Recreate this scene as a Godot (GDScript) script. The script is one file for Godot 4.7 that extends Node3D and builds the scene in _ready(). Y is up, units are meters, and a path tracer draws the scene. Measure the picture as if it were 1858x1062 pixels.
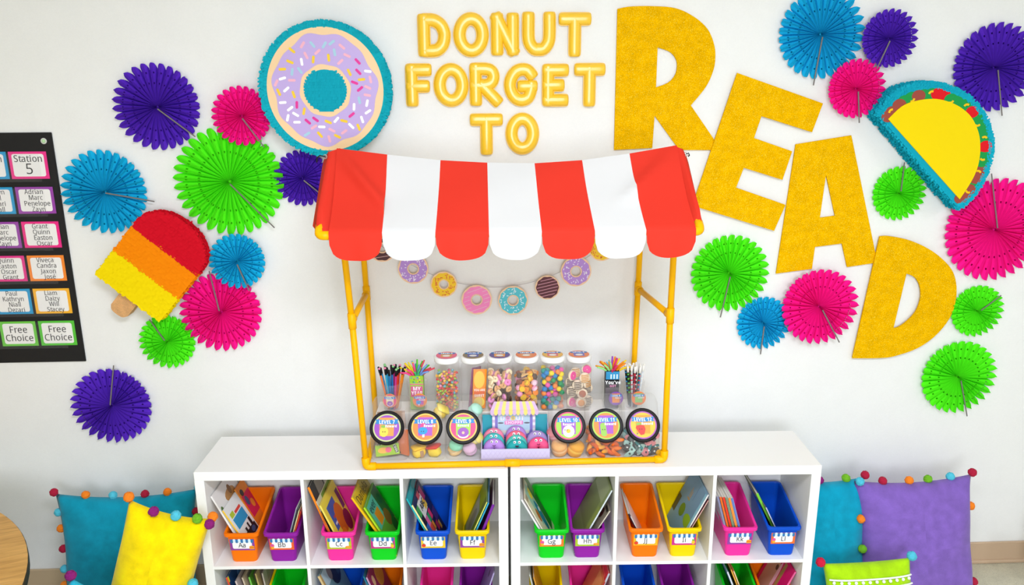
extends Node3D
# A classroom reading corner: two white cube shelves with bins of books, a market stall frame with jars, wall decorations, cushions.

const TH := 0.028692                       # the wall is turned a little against the shelves
const ORIGIN := Vector3(0, 0, -0.127)      # foot of the wall behind the middle of the shelves
const TOP := 0.7147                        # height of the shelf top
var U := Vector3(cos(TH), 0, -sin(TH))
var N := Vector3(sin(TH), 0, cos(TH))
var mats := {}
var taken := {}
var rng := RandomNumberGenerator.new()
var fan_meshes := {}


func V(x: float, y: float, z: float) -> Vector3:
	return Vector3(x, y, z)


func hexc(h: String) -> Color:
	return Color.html(h)


func on_wall(u: float, v: float, n := 0.0) -> Vector3:
	return ORIGIN + U * u + Vector3(0, v, 0) + N * n


# ---------------------------------------------------------------- materials
func mat(h: String, rough := 0.6, metal := 0.0) -> StandardMaterial3D:
	var key := "%s %.2f %.2f" % [h, rough, metal]
	if not mats.has(key):
		var m := StandardMaterial3D.new()
		m.albedo_color = Color.html(h)
		m.roughness = rough
		m.metallic = metal
		m.resource_name = "plain " + h
		mats[key] = m
	return mats[key]


func paper(h: String) -> StandardMaterial3D:
	var key := "paper " + h
	if not mats.has(key):
		var m := StandardMaterial3D.new()
		m.albedo_color = Color.html(h)
		m.roughness = 0.85
		m.metallic_specular = 0.2
		m.backlight_enabled = true
		m.backlight = Color.html(h) * 0.35
		mats[key] = m
	return mats[key]


func plastic(h: String, rough := 0.32) -> StandardMaterial3D:
	var key := "plastic %s %.2f" % [h, rough]
	if not mats.has(key):
		var m := StandardMaterial3D.new()
		m.albedo_color = Color.html(h)
		m.roughness = rough
		m.metallic_specular = 0.28
		mats[key] = m
	return mats[key]


func printed() -> StandardMaterial3D:      # flat print whose colours come with the vertices
	if not mats.has("printed"):
		var m := StandardMaterial3D.new()
		m.vertex_color_use_as_albedo = true
		m.roughness = 0.45
		mats["printed"] = m
	return mats["printed"]


func clear(alpha := 0.07) -> StandardMaterial3D:
	var key := "clear %.2f" % alpha
	if not mats.has(key):
		var m := StandardMaterial3D.new()
		m.transparency = BaseMaterial3D.TRANSPARENCY_ALPHA
		m.albedo_color = Color(0.97, 0.98, 0.98, alpha)
		m.roughness = 0.22
		m.metallic_specular = 0.25
		mats[key] = m
	return mats[key]


func noise_image(size: int, base: Color, spread: float, specks: float, speck: Color, blotch := 0.0) -> ImageTexture:
	var im := Image.create(size, size, false, Image.FORMAT_RGB8)
	var fn := FastNoiseLite.new()
	fn.seed = 7
	fn.frequency = 0.02
	for y in size:
		for x in size:
			var k := 1.0 + rng.randf_range(-spread, spread)
			if blotch > 0.0:
				k += blotch * fn.get_noise_2d(x, y)
			var c := Color(base.r * k, base.g * k, base.b * k)
			if rng.randf() < specks:
				c = c.lerp(speck, rng.randf_range(0.4, 1.0))
			im.set_pixel(x, y, c.clamp())
	return ImageTexture.create_from_image(im)


func tri_mat(t: Texture2D, scale: float, rough: float, metal := 0.0) -> StandardMaterial3D:
	var m := StandardMaterial3D.new()
	m.albedo_texture = t
	m.uv1_triplanar = true
	m.uv1_scale = Vector3.ONE * scale
	m.roughness = rough
	m.metallic = metal
	return m


# ---------------------------------------------------------------- shapes
func S(smooth := false) -> SurfaceTool:
	var st := SurfaceTool.new()
	st.begin(Mesh.PRIMITIVE_TRIANGLES)
	st.set_smooth_group(1 if smooth else -1)
	return st


func ink(st: SurfaceTool, h: String) -> void:
	st.set_color(Color.html(h).srgb_to_linear())


func tri(st: SurfaceTool, a: Vector3, b: Vector3, c: Vector3) -> void:   # counter-clockwise seen from outside
	st.add_vertex(a)
	st.add_vertex(c)
	st.add_vertex(b)


func quad(st: SurfaceTool, a: Vector3, b: Vector3, c: Vector3, d: Vector3) -> void:
	tri(st, a, b, c)
	tri(st, a, c, d)


func box(st: SurfaceTool, c: Vector3, s: Vector3, b := Basis(), ch := 0.0) -> void:
	var h := s * 0.5
	ch = minf(ch, 0.45 * minf(s.x, minf(s.y, s.z)))
	var sg := [-1.0, 1.0]
	if ch <= 0.0:
		var p := []
		for x in sg:
			for y in sg:
				for z in sg:
					p.append(c + b * Vector3(x * h.x, y * h.y, z * h.z))
		for f in [[0, 1, 3, 2], [4, 6, 7, 5], [0, 4, 5, 1], [2, 3, 7, 6], [0, 2, 6, 4], [1, 5, 7, 3]]:
			quad(st, p[f[0]], p[f[1]], p[f[2]], p[f[3]])
		return
	var q := {}
	for x in sg:
		for y in sg:
			for z in sg:
				q[[x, y, z, 0]] = c + b * Vector3(x * h.x, y * (h.y - ch), z * (h.z - ch))
				q[[x, y, z, 1]] = c + b * Vector3(x * (h.x - ch), y * h.y, z * (h.z - ch))
				q[[x, y, z, 2]] = c + b * Vector3(x * (h.x - ch), y * (h.y - ch), z * h.z)
	for s1 in sg:
		fit(st, c, [q[[s1, -1.0, -1.0, 0]], q[[s1, 1.0, -1.0, 0]], q[[s1, 1.0, 1.0, 0]], q[[s1, -1.0, 1.0, 0]]])
		fit(st, c, [q[[-1.0, s1, -1.0, 1]], q[[1.0, s1, -1.0, 1]], q[[1.0, s1, 1.0, 1]], q[[-1.0, s1, 1.0, 1]]])
		fit(st, c, [q[[-1.0, -1.0, s1, 2]], q[[1.0, -1.0, s1, 2]], q[[1.0, 1.0, s1, 2]], q[[-1.0, 1.0, s1, 2]]])
		for s2 in sg:
			fit(st, c, [q[[s1, s2, -1.0, 0]], q[[s1, s2, 1.0, 0]], q[[s1, s2, 1.0, 1]], q[[s1, s2, -1.0, 1]]])
			fit(st, c, [q[[s1, -1.0, s2, 0]], q[[s1, 1.0, s2, 0]], q[[s1, 1.0, s2, 2]], q[[s1, -1.0, s2, 2]]])
			fit(st, c, [q[[-1.0, s1, s2, 1]], q[[1.0, s1, s2, 1]], q[[1.0, s1, s2, 2]], q[[-1.0, s1, s2, 2]]])
			for s3 in sg:
				fit(st, c, [q[[s1, s2, s3, 0]], q[[s1, s2, s3, 1]], q[[s1, s2, s3, 2]]])


func fit(st: SurfaceTool, c: Vector3, p: Array) -> void:   # a face of a convex solid round c, turned outwards
	var n: Vector3 = (p[1] - p[0]).cross(p[2] - p[0])
	if n.dot(p[0] - c) < 0.0:
		p.reverse()
	tri(st, p[0], p[1], p[2])
	if p.size() == 4:
		tri(st, p[0], p[2], p[3])


func tube(st: SurfaceTool, pts: Array, rad: Variant, sides := 10, closed := false, caps := true, flat := 1.0) -> void:   # flat squeezes along z
	var n := pts.size()
	var rings := []
	var up := Vector3(0, 0, 1)
	for i in n:
		var a: Vector3 = pts[(i - 1 + n) % n] if closed else pts[maxi(i - 1, 0)]
		var b: Vector3 = pts[(i + 1) % n] if closed else pts[mini(i + 1, n - 1)]
		var t := (b - a).normalized()
		if i == 0 and absf(t.dot(up)) > 0.9:
			up = Vector3(1, 0, 0)
		var s := up.cross(t).normalized()
		up = t.cross(s).normalized()
		var r: float = rad[i] if rad is Array else rad
		var ring := []
		for k in sides:
			var f := TAU * k / sides
			var o := s * cos(f) * r + up * sin(f) * r
			o.z *= flat
			ring.append(pts[i] + o)
		rings.append(ring)
	var last := n if closed else n - 1
	for i in last:
		var p: Array = rings[i]
		var q: Array = rings[(i + 1) % n]
		for k in sides:
			var k2 := (k + 1) % sides
			quad(st, p[k], p[k2], q[k2], q[k])
	if caps and not closed:
		for e in 2:
			var ring: Array = rings[0] if e == 0 else rings[n - 1]
			var mid: Vector3 = pts[0] if e == 0 else pts[n - 1]
			for k in sides:
				if e == 0:
					tri(st, mid, ring[(k + 1) % sides], ring[k])
				else:
					tri(st, mid, ring[k], ring[(k + 1) % sides])


func lathe(st: SurfaceTool, prof: Array, seg := 24, at := Transform3D()) -> void:   # [r, y] from bottom outside to top; turns about y
	for i in prof.size() - 1:
		for k in seg:
			var f := TAU * k / seg
			var g := TAU * (k + 1) / seg
			var a := at * V(prof[i][0] * cos(f), prof[i][1], -prof[i][0] * sin(f))
			var b := at * V(prof[i][0] * cos(g), prof[i][1], -prof[i][0] * sin(g))
			var c := at * V(prof[i + 1][0] * cos(g), prof[i + 1][1], -prof[i + 1][0] * sin(g))
			var d := at * V(prof[i + 1][0] * cos(f), prof[i + 1][1], -prof[i + 1][0] * sin(f))
			if prof[i][0] > 0.00001:
				tri(st, a, b, c)
			if prof[i + 1][0] > 0.00001:
				tri(st, a, c, d)


func ball(st: SurfaceTool, c: Vector3, r: Vector3, seg := 12, rows := 8, fuzz := 0.0, b := Basis()) -> void:
	var p := []
	for i in rows + 1:
		var row := []
		var a := PI * i / rows
		for k in seg:
			var f := TAU * k / seg
			var d := 1.0 + (rng.randf_range(-fuzz, fuzz) if fuzz > 0.0 else 0.0)
			row.append(c + b * (V(sin(a) * cos(f) * r.x, cos(a) * r.y, -sin(a) * sin(f) * r.z) * d))
		p.append(row)
	for i in rows:
		for k in seg:
			var k2 := (k + 1) % seg
			if i > 0:
				tri(st, p[i][k], p[i + 1][k], p[i][k2])
			if i < rows - 1:
				tri(st, p[i][k2], p[i + 1][k], p[i + 1][k2])


func pairs(a: Array) -> PackedVector2Array:
	var p := PackedVector2Array()
	for i in range(0, a.size(), 2):
		p.append(Vector2(a[i], a[i + 1]))
	return p


func curved(p: PackedVector2Array, from: int, to: int, n := 5) -> PackedVector2Array:   # a smooth run through the points from .. to
	var o := PackedVector2Array()
	for i in p.size():
		o.append(p[i])
		if i >= from and i < to:
			var a := p[i - 1] if i > from else p[i]
			var d := p[(i + 2) % p.size()] if i + 1 < to else p[(i + 1) % p.size()]
			for k in range(1, n):
				o.append(p[i].cubic_interpolate(p[(i + 1) % p.size()], a, d, float(k) / n))
	return o


func area(p: PackedVector2Array) -> float:
	var s := 0.0
	for i in p.size():
		var q := p[(i + 1) % p.size()]
		s += p[i].x * q.y - q.x * p[i].y
	return s * 0.5


func slab(st: SurfaceTool, poly: PackedVector2Array, hole: PackedVector2Array, z0: float, z1: float, at := Transform3D()) -> void:   # an outline given thickness along z
	var o: PackedVector2Array = poly.duplicate()
	if area(o) < 0.0:
		o.reverse()
	var h: PackedVector2Array = hole.duplicate()
	if h.size() and area(h) > 0.0:
		h.reverse()
	var all: PackedVector2Array = o.duplicate()
	if h.size():
		var best := INF
		var bi := 0
		var bj := 0
		for i in o.size():
			for j in h.size():
				var d := o[i].distance_squared_to(h[j])
				if d < best:
					best = d
					bi = i
					bj = j
		all = PackedVector2Array()
		for i in bi + 1:
			all.append(o[i])
		for j in h.size() + 1:
			all.append(h[(bj + j) % h.size()])
		for i in range(bi, o.size()):
			all.append(o[i])
	var idx := Geometry2D.triangulate_polygon(all)
	for i in range(0, idx.size(), 3):
		var a := all[idx[i]]
		var b := all[idx[i + 1]]
		var c := all[idx[i + 2]]
		if (b - a).cross(c - a) < 0.0:
			var t := b
			b = c
			c = t
		tri(st, at * V(a.x, a.y, z1), at * V(b.x, b.y, z1), at * V(c.x, c.y, z1))
		tri(st, at * V(a.x, a.y, z0), at * V(c.x, c.y, z0), at * V(b.x, b.y, z0))
	for ring in [o, h]:
		for i in ring.size():
			var a: Vector2 = ring[i]
			var b: Vector2 = ring[(i + 1) % ring.size()]
			quad(st, at * V(a.x, a.y, z0), at * V(b.x, b.y, z0), at * V(b.x, b.y, z1), at * V(a.x, a.y, z1))


func oval(cx: float, cy: float, rx: float, ry: float, n := 32) -> PackedVector2Array:
	var p := PackedVector2Array()
	for i in n:
		p.append(Vector2(cx + rx * cos(TAU * i / n), cy + ry * sin(TAU * i / n)))
	return p


func rect(x0: float, y0: float, x1: float, y1: float) -> PackedVector2Array:
	return PackedVector2Array([Vector2(x0, y0), Vector2(x1, y0), Vector2(x1, y1), Vector2(x0, y1)])


func round_rect(w: float, h: float, r: float, n := 5) -> PackedVector2Array:
	var p := PackedVector2Array()
	for q in 4:
		var c := Vector2((w / 2 - r) * (1 if q in [0, 3] else -1), (h / 2 - r) * (1 if q < 2 else -1))
		for k in n + 1:
			var a := PI / 2 * (q + float(k) / n)
			p.append(c + Vector2(cos(a), sin(a)) * r)
	return p


const NOHOLE: PackedVector2Array = []


func art(st: SurfaceTool, h: String, poly: PackedVector2Array, z: float, at := Transform3D()) -> void:   # one flat printed patch
	ink(st, h)
	slab(st, poly, NOHOLE, z, z + 0.0003, at)


# ---------------------------------------------------------------- objects
func numbered(called: String) -> String:
	var n: int = taken.get(called, 0)
	taken[called] = n + 1
	return called if n == 0 else "%s_%03d" % [called, n]


func tag(o: Node3D, label: String, category: String, group := "") -> Node3D:
	o.set_meta("label", label)
	o.set_meta("category", category)
	if group:
		o.set_meta("group", group)
	return o


func thing(called: String, label: String, category: String, at := Vector3.ZERO, turn := Vector3.ZERO, group := "") -> Node3D:
	var o := Node3D.new()
	o.name = numbered(called)
	add_child(o)
	o.position = at
	o.rotation = turn
	tag(o, label, category, group)
	return o


func part(called: String, st: SurfaceTool, m: Material, parent: Node3D) -> MeshInstance3D:
	st.generate_normals()
	var o := MeshInstance3D.new()
	o.name = called
	o.mesh = st.commit()
	o.material_override = m
	parent.add_child(o, true)
	return o


func piece(called: String, mesh: Mesh, m: Material, parent: Node3D, at := Transform3D()) -> MeshInstance3D:
	var o := MeshInstance3D.new()
	o.name = called
	o.mesh = mesh
	o.material_override = m
	o.transform = at
	parent.add_child(o, true)
	return o


func shell(called: String, st: SurfaceTool, m: Material) -> MeshInstance3D:
	st.generate_normals()
	var o := MeshInstance3D.new()
	o.name = called
	o.mesh = st.commit()
	o.material_override = m
	o.set_meta("kind", "structure")
	add_child(o, true)
	return o


func copy_of(o: Node3D, label: String, at: Vector3, turn: Vector3) -> Node3D:
	var c: Node3D = o.duplicate()
	c.name = numbered(String(o.name).rstrip("0123456789").trim_suffix("_"))
	add_child(c)
	c.position = at
	c.rotation = turn
	c.set_meta("label", label)
	return c


func writing(called: String, text: String, high: float, m: Material, parent: Node3D, at: Vector3, b := Basis(), bold := false, squeeze := 1.0, serif := false) -> MeshInstance3D:
	var t := TextMesh.new()
	var f := SystemFont.new()
	f.font_names = PackedStringArray(["Droid Serif" if serif else "Droid Sans"])
	f.font_weight = 700 if bold else 400
	t.font = f
	t.text = text
	t.font_size = 32
	t.pixel_size = high / 32.0
	t.depth = 0.0006
	t.curve_step = 2.0
	t.line_spacing = -8
	return piece(called, t, m, parent, Transform3D(b.scaled_local(Vector3(squeeze, 1, 1)), at))


# ---------------------------------------------------------------- the place
func _ready() -> void:
	rng.seed = 11
	set_up_light()
	build_room()
	build_fans()
	build_pinatas()
	build_letters()
	build_chart()
	build_shelves()
	build_bins()
	build_books()
	build_stall()
	build_jars()
	build_cushions()
	build_table()
	build_rack()


func set_up_light() -> void:
	var cam := Camera3D.new()
	cam.name = "camera"
	cam.position = V(-0.01758, 2.03436, 2.82956)
	cam.rotation = V(-0.26122, -0.012199, -0.005229)
	cam.fov = 40.3056
	cam.near = 0.05
	add_child(cam)
	var e := Environment.new()
	e.background_mode = Environment.BG_COLOR
	e.background_color = Color(0.75, 0.85, 1.0)
	e.tonemap_mode = Environment.TONE_MAPPER_LINEAR
	e.tonemap_exposure = 1.27
	e.sdfgi_enabled = true
	e.ssao_enabled = true
	e.ssil_enabled = true
	var w := WorldEnvironment.new()
	w.name = "surroundings"
	w.environment = e
	add_child(w)
	# windows of the room behind the camera, and ceiling panels: [name, middle, facing, width, height, energy, colour]
	for d in [
		["window_light", V(0.3, 1.75, 5.14), V(0, 0, -1), 1.8, 1.5, 6.2, "ecf2ff"],
		["ceiling_light", V(3.55, 2.86, 2.3), V(0, -1, 0), 0.4, 0.4, 1.9, "f4f7ff"],
		["ceiling_light", V(-3.0, 2.86, 2.3), V(0, -1, 0), 0.6, 1.2, 0.3, "fff9ee"],
		["ceiling_light", V(0.2, 2.86, 2.5), V(0, -1, 0), 1.2, 0.6, 6.2, "ecf2ff"],
	]:
		var l := AreaLight3D.new()
		l.name = d[0]
		l.area_size = Vector2(d[3], d[4])
		l.light_energy = d[5]
		l.light_color = Color.html(d[6])
		l.shadow_enabled = true
		l.area_range = 12.0
		l.area_attenuation = 2.0
		add_child(l, true)
		var f: Vector3 = d[2]
		l.look_at_from_position(d[1] + f * 0.02, d[1] + f, Vector3.UP if absf(f.y) < 0.5 else Vector3(0, 0, 1))
		var st := S()
		var b := l.basis
		box(st, d[1] + f * 0.004, V(d[3], d[4], 0.006), b)
		var m := StandardMaterial3D.new()
		m.albedo_color = Color(0.9, 0.9, 0.9)
		m.emission_enabled = true
		m.emission = Color.html(d[6])
		m.emission_energy_multiplier = 1.0
		shell("window_pane" if d[0] == "window_light" else "ceiling_light_panel", st, m)


func build_room() -> void:
	var white := tri_mat(noise_image(256, Color(0.945, 0.945, 0.93), 0.006, 0.0, Color.WHITE, 0.008), 1.2, 0.75)
	var st := S()
	var wb := Basis(Vector3.UP, TH)
	box(st, on_wall(0.2, 1.45, -0.06), V(7.6, 2.9, 0.12), wb)
	shell("wall_back", st, white)
	st = S()
	box(st, V(-3.5, 1.45, 2.5), V(0.1, 2.9, 5.8))
	shell("wall_left", st, mat("a9a98c", 0.8))
	st = S()
	box(st, V(4.1, 1.45, 2.5), V(0.1, 2.9, 5.9))
	shell("wall_right", st, mat("b4b8b0", 0.8))
	st = S()
	box(st, V(0.3, 1.45, 5.22), V(7.7, 2.9, 0.1))
	shell("wall_front", st, white)
	st = S()
	box(st, V(0.3, 2.93, 2.4), V(8.0, 0.1, 6.0))
	shell("ceiling", st, mat("eeeeea", 0.9))
	st = S()
	box(st, V(0.3, -0.05, 2.4), V(8.0, 0.1, 6.0))
	shell("floor", st, tri_mat(noise_image(512, Color(0.79, 0.77, 0.68), 0.05, 0.05, Color(0.52, 0.48, 0.4), 0.05), 1.6, 0.4))
	st = S()
	box(st, on_wall(-2.2, 0.05, 0.005), V(2.2, 0.1, 0.01), wb, 0.003)
	box(st, on_wall(-2.2, 0.008, 0.009), V(2.2, 0.016, 0.018), wb, 0.004)
	shell("baseboard_left", st, mat("c4ac8a", 0.6))
	st = S()
	box(st, on_wall(2.5, 0.05, 0.005), V(2.6, 0.1, 0.01), wb, 0.003)
	box(st, on_wall(2.5, 0.008, 0.009), V(2.6, 0.016, 0.018), wb, 0.004)
	shell("baseboard_right", st, mat("c6aa8c", 0.6))


# ---------------------------------------------------------------- paper fans
func fan_mesh(pleats: int, holes: bool) -> ArrayMesh:
	var key := [pleats, holes]
	if fan_meshes.has(key):
		return fan_meshes[key]
	var st := S()
	var m := 8
	var ts: Array[float] = [0.03, 0.1, 0.2, 0.32, 0.44, 0.52, 0.56, 0.68, 0.76, 0.80, 0.88, 0.94, 1.0]
	var rings := []
	for t in ts:
		var row := []
		for k in pleats * m:
			var f := fposmod(float(k) / m, 1.0)
			var tipped := 1.0 - 0.14 * pow(absf(2.0 * f - 1.0), 3.0)
			var r: float = t * lerpf(1.0, tipped, t * t * t)
			var a := TAU * k / (pleats * m) + 0.018 * sin(3.0 * TAU * k / (pleats * m)) * t
			var ridge := 1.0 - absf(2.0 * f - 1.0)
			var z := 0.04 + (0.23 * ridge + 0.03 * sin(TAU * ridge)) * minf(1.0, 0.3 + t * 1.6) - 0.05 * t * t
			z += 0.014 * sin(2.0 * TAU * k / (pleats * m) + 1.0) * t
			row.append(V(r * cos(a), r * sin(a), z))
		rings.append(row)
	for i in ts.size() - 1:
		for k in pleats * m:
			var s := k % m
			if holes and (i == 5 or i == 8) and s in [2, 5]:
				continue
			var k2 := (k + 1) % (pleats * m)
			quad(st, rings[i][k], rings[i + 1][k], rings[i + 1][k2], rings[i][k2])
	for k in pleats * m:                     # the layer behind
		var a := TAU * k / (pleats * m)
		var b := TAU * (k + 1) / (pleats * m)
		tri(st, V(0, 0, 0.03), V(cos(a) * 0.84, sin(a) * 0.84, 0.012), V(cos(b) * 0.84, sin(b) * 0.84, 0.012))
	st.generate_normals()
	fan_meshes[key] = st.commit()
	return fan_meshes[key]


func build_fans() -> void:
	var C := {"purple": "5c2cc0", "pink": "ff1a96", "green": "5cf41e", "teal": "18b6e2", "blue": "1ab4e4"}
	# [colour, u, v, radius, angle of the stick, its length, label]
	for d in [
		["purple", -1.233, 1.947, 0.151, -39, 0.155, "large purple perforated paper fan above the teal one on the left of the wall"],
		["pink", -0.935, 1.915, 0.104, -56, 0.121, "hot pink paper fan tucked behind the left rim of the donut pinata"],
		["green", -1.006, 1.682, 0.197, -48, 0.218, "biggest lime green paper fan, right above the ice pop pinata"],
		["teal", -1.454, 1.649, 0.152, -11, 0.173, "large teal paper fan beside the black pocket chart"],
		["purple", -0.744, 1.691, 0.102, -41, 0.084, "small purple paper fan half hidden behind the striped awning"],
		["teal", -0.999, 1.390, 0.104, -71, 0.107, "small teal paper fan touching the right side of the ice pop pinata"],
		["pink", -1.083, 1.189, 0.153, 98, 0.156, "large hot pink paper fan below the ice pop pinata"],
		["green", -1.297, 1.075, 0.106, 119, 0.097, "small lime green paper fan under the lower corner of the ice pop pinata"],
		["purple", -1.538, 0.819, 0.153, 78, 0.165, "purple paper fan alone above the teal cushion, lowest on the left"],
		["blue", 1.127, 2.185, 0.155, -96, 0.168, "large blue paper fan cut by the top edge of the picture"],
		["purple", 1.367, 2.169, 0.101, -111, 0.101, "small dark purple paper fan right of the large blue fan at the top"],
		["pink", 1.266, 1.996, 0.105, -82, 0.112, "small hot pink paper fan touching the left tip of the taco pinata"],
		["purple", 1.781, 2.068, 0.157, -76, 0.167, "large dark purple paper fan in the top right corner, above the taco pinata"],
		["green", 1.482, 1.611, 0.103, 90, 0.108, "small lime green paper fan under the straight edge of the taco pinata"],
		["pink", 1.875, 1.467, 0.199, 105, 0.215, "biggest hot pink paper fan, at the right edge below the taco pinata"],
		["green", 0.854, 1.311, 0.151, -100, 0.164, "large lime green paper fan below the gold letter E, beside the stall frame"],
		["blue", 1.002, 1.108, 0.107, -93, 0.115, "small blue paper fan between the lime green fan and the hot pink fan"],
		["pink", 1.208, 1.178, 0.150, -59, 0.155, "large hot pink paper fan under the gold letter A"],
		["green", 1.854, 1.142, 0.105, 40, 0.093, "small lime green paper fan beside the bowl of the gold letter D"],
		["green", 1.816, 0.866, 0.153, -73, 0.162, "large lime green paper fan lowest on the right of the wall"],
	]:
		var r: float = d[3]
		var o := thing("paper_fan", d[6], "paper fan", on_wall(d[1], d[2], 0.024 if d[1] in [-0.935, -0.999, 1.208, 1.266, 1.367] else 0.0), V(0, TH, 0), "paper fans on the wall")
		var pleats := 24 if r < 0.12 else (28 if r < 0.17 else 32)
		piece("pleated_disc", fan_mesh(pleats, true), paper(C[d[0]]), o, Transform3D(Basis(Vector3(0, 0, 1), rng.randf() * 0.2).scaled(V(r, r, minf(r, 0.13))), Vector3.ZERO))
		var a := deg_to_rad(d[4])
		var dir := V(cos(a), sin(a), 0)
		var st := S()
		var l: float = d[5]
		var z0 := 0.24 * minf(r, 0.13) + 0.002
		box(st, dir * (l * 0.5 + 0.01) + V(0, 0, z0), V(l, 0.0045, 0.0012), Basis(Vector3(0, 0, 1), a))
		part("stick", st, mat("77706c", 0.8), o)


# ---------------------------------------------------------------- pinatas
func fringe(st: SurfaceTool, outline: PackedVector2Array, z0: float, z1: float, count: int, long: float, tilt := 0.5) -> void:   # strips of cut tissue standing off the side
	var total := 0.0
	for i in outline.size():
		total += outline[i].distance_to(outline[(i + 1) % outline.size()])
	for c in count:
		var s := rng.randf() * total
		var i := 0
		while s > outline[i].distance_to(outline[(i + 1) % outline.size()]):
			s -= outline[i].distance_to(outline[(i + 1) % outline.size()])
			i = (i + 1) % outline.size()
		var a := outline[i]
		var b := outline[(i + 1) % outline.size()]
		var d := (b - a).normalized()
		var p := a + d * s
		var n := Vector2(d.y, -d.x)
		var z := rng.randf_range(z0, z1)
		var l := long * rng.randf_range(0.5, 1.2)
		var w := rng.randf_range(0.003, 0.006)
		var root := V(p.x, p.y, z)
		var out := V(n.x, n.y, rng.randf_range(-tilt, tilt)).normalized() * l + V(d.x, d.y, 0) * l * rng.randf_range(-0.5, 0.5)
		var side := V(d.x, d.y, 0) * w
		var q := root - V(n.x, n.y, 0) * 0.003
		quad(st, q - side, q + side, q + out + side * 0.7, q + out - side * 0.7)


func lined(st: SurfaceTool, x0: float, x1: float, y0: float, y1: float, clip: PackedVector2Array, z: float, rows: int, down: bool, ragged := 0.004) -> void:   # rows of overlapping tissue strips, ragged along the free edge
	for r in rows:
		var a := lerpf(y0, y1, float(r) / rows)
		var b := lerpf(y0, y1, (r + 1.0) / rows)
		var n := int((x1 - x0) / 0.006)
		for i in n:
			var xa := lerpf(x0, x1, float(i) / n)
			var xb := lerpf(x0, x1, (i + 1.0) / n)
			var m := Vector2((xa + xb) / 2, (a + b) / 2)
			if not Geometry2D.is_point_in_polygon(m, clip):
				continue
			var low := a - rng.randf() * ragged - (0.002 if r > 0 else 0.0)
			var lift := rng.randf_range(0.003, 0.0085)
			quad(st, V(xa, low, z + lift), V(xb, low, z + lift), V(xb, b, z + 0.0008), V(xa, b, z + 0.0008))


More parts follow.
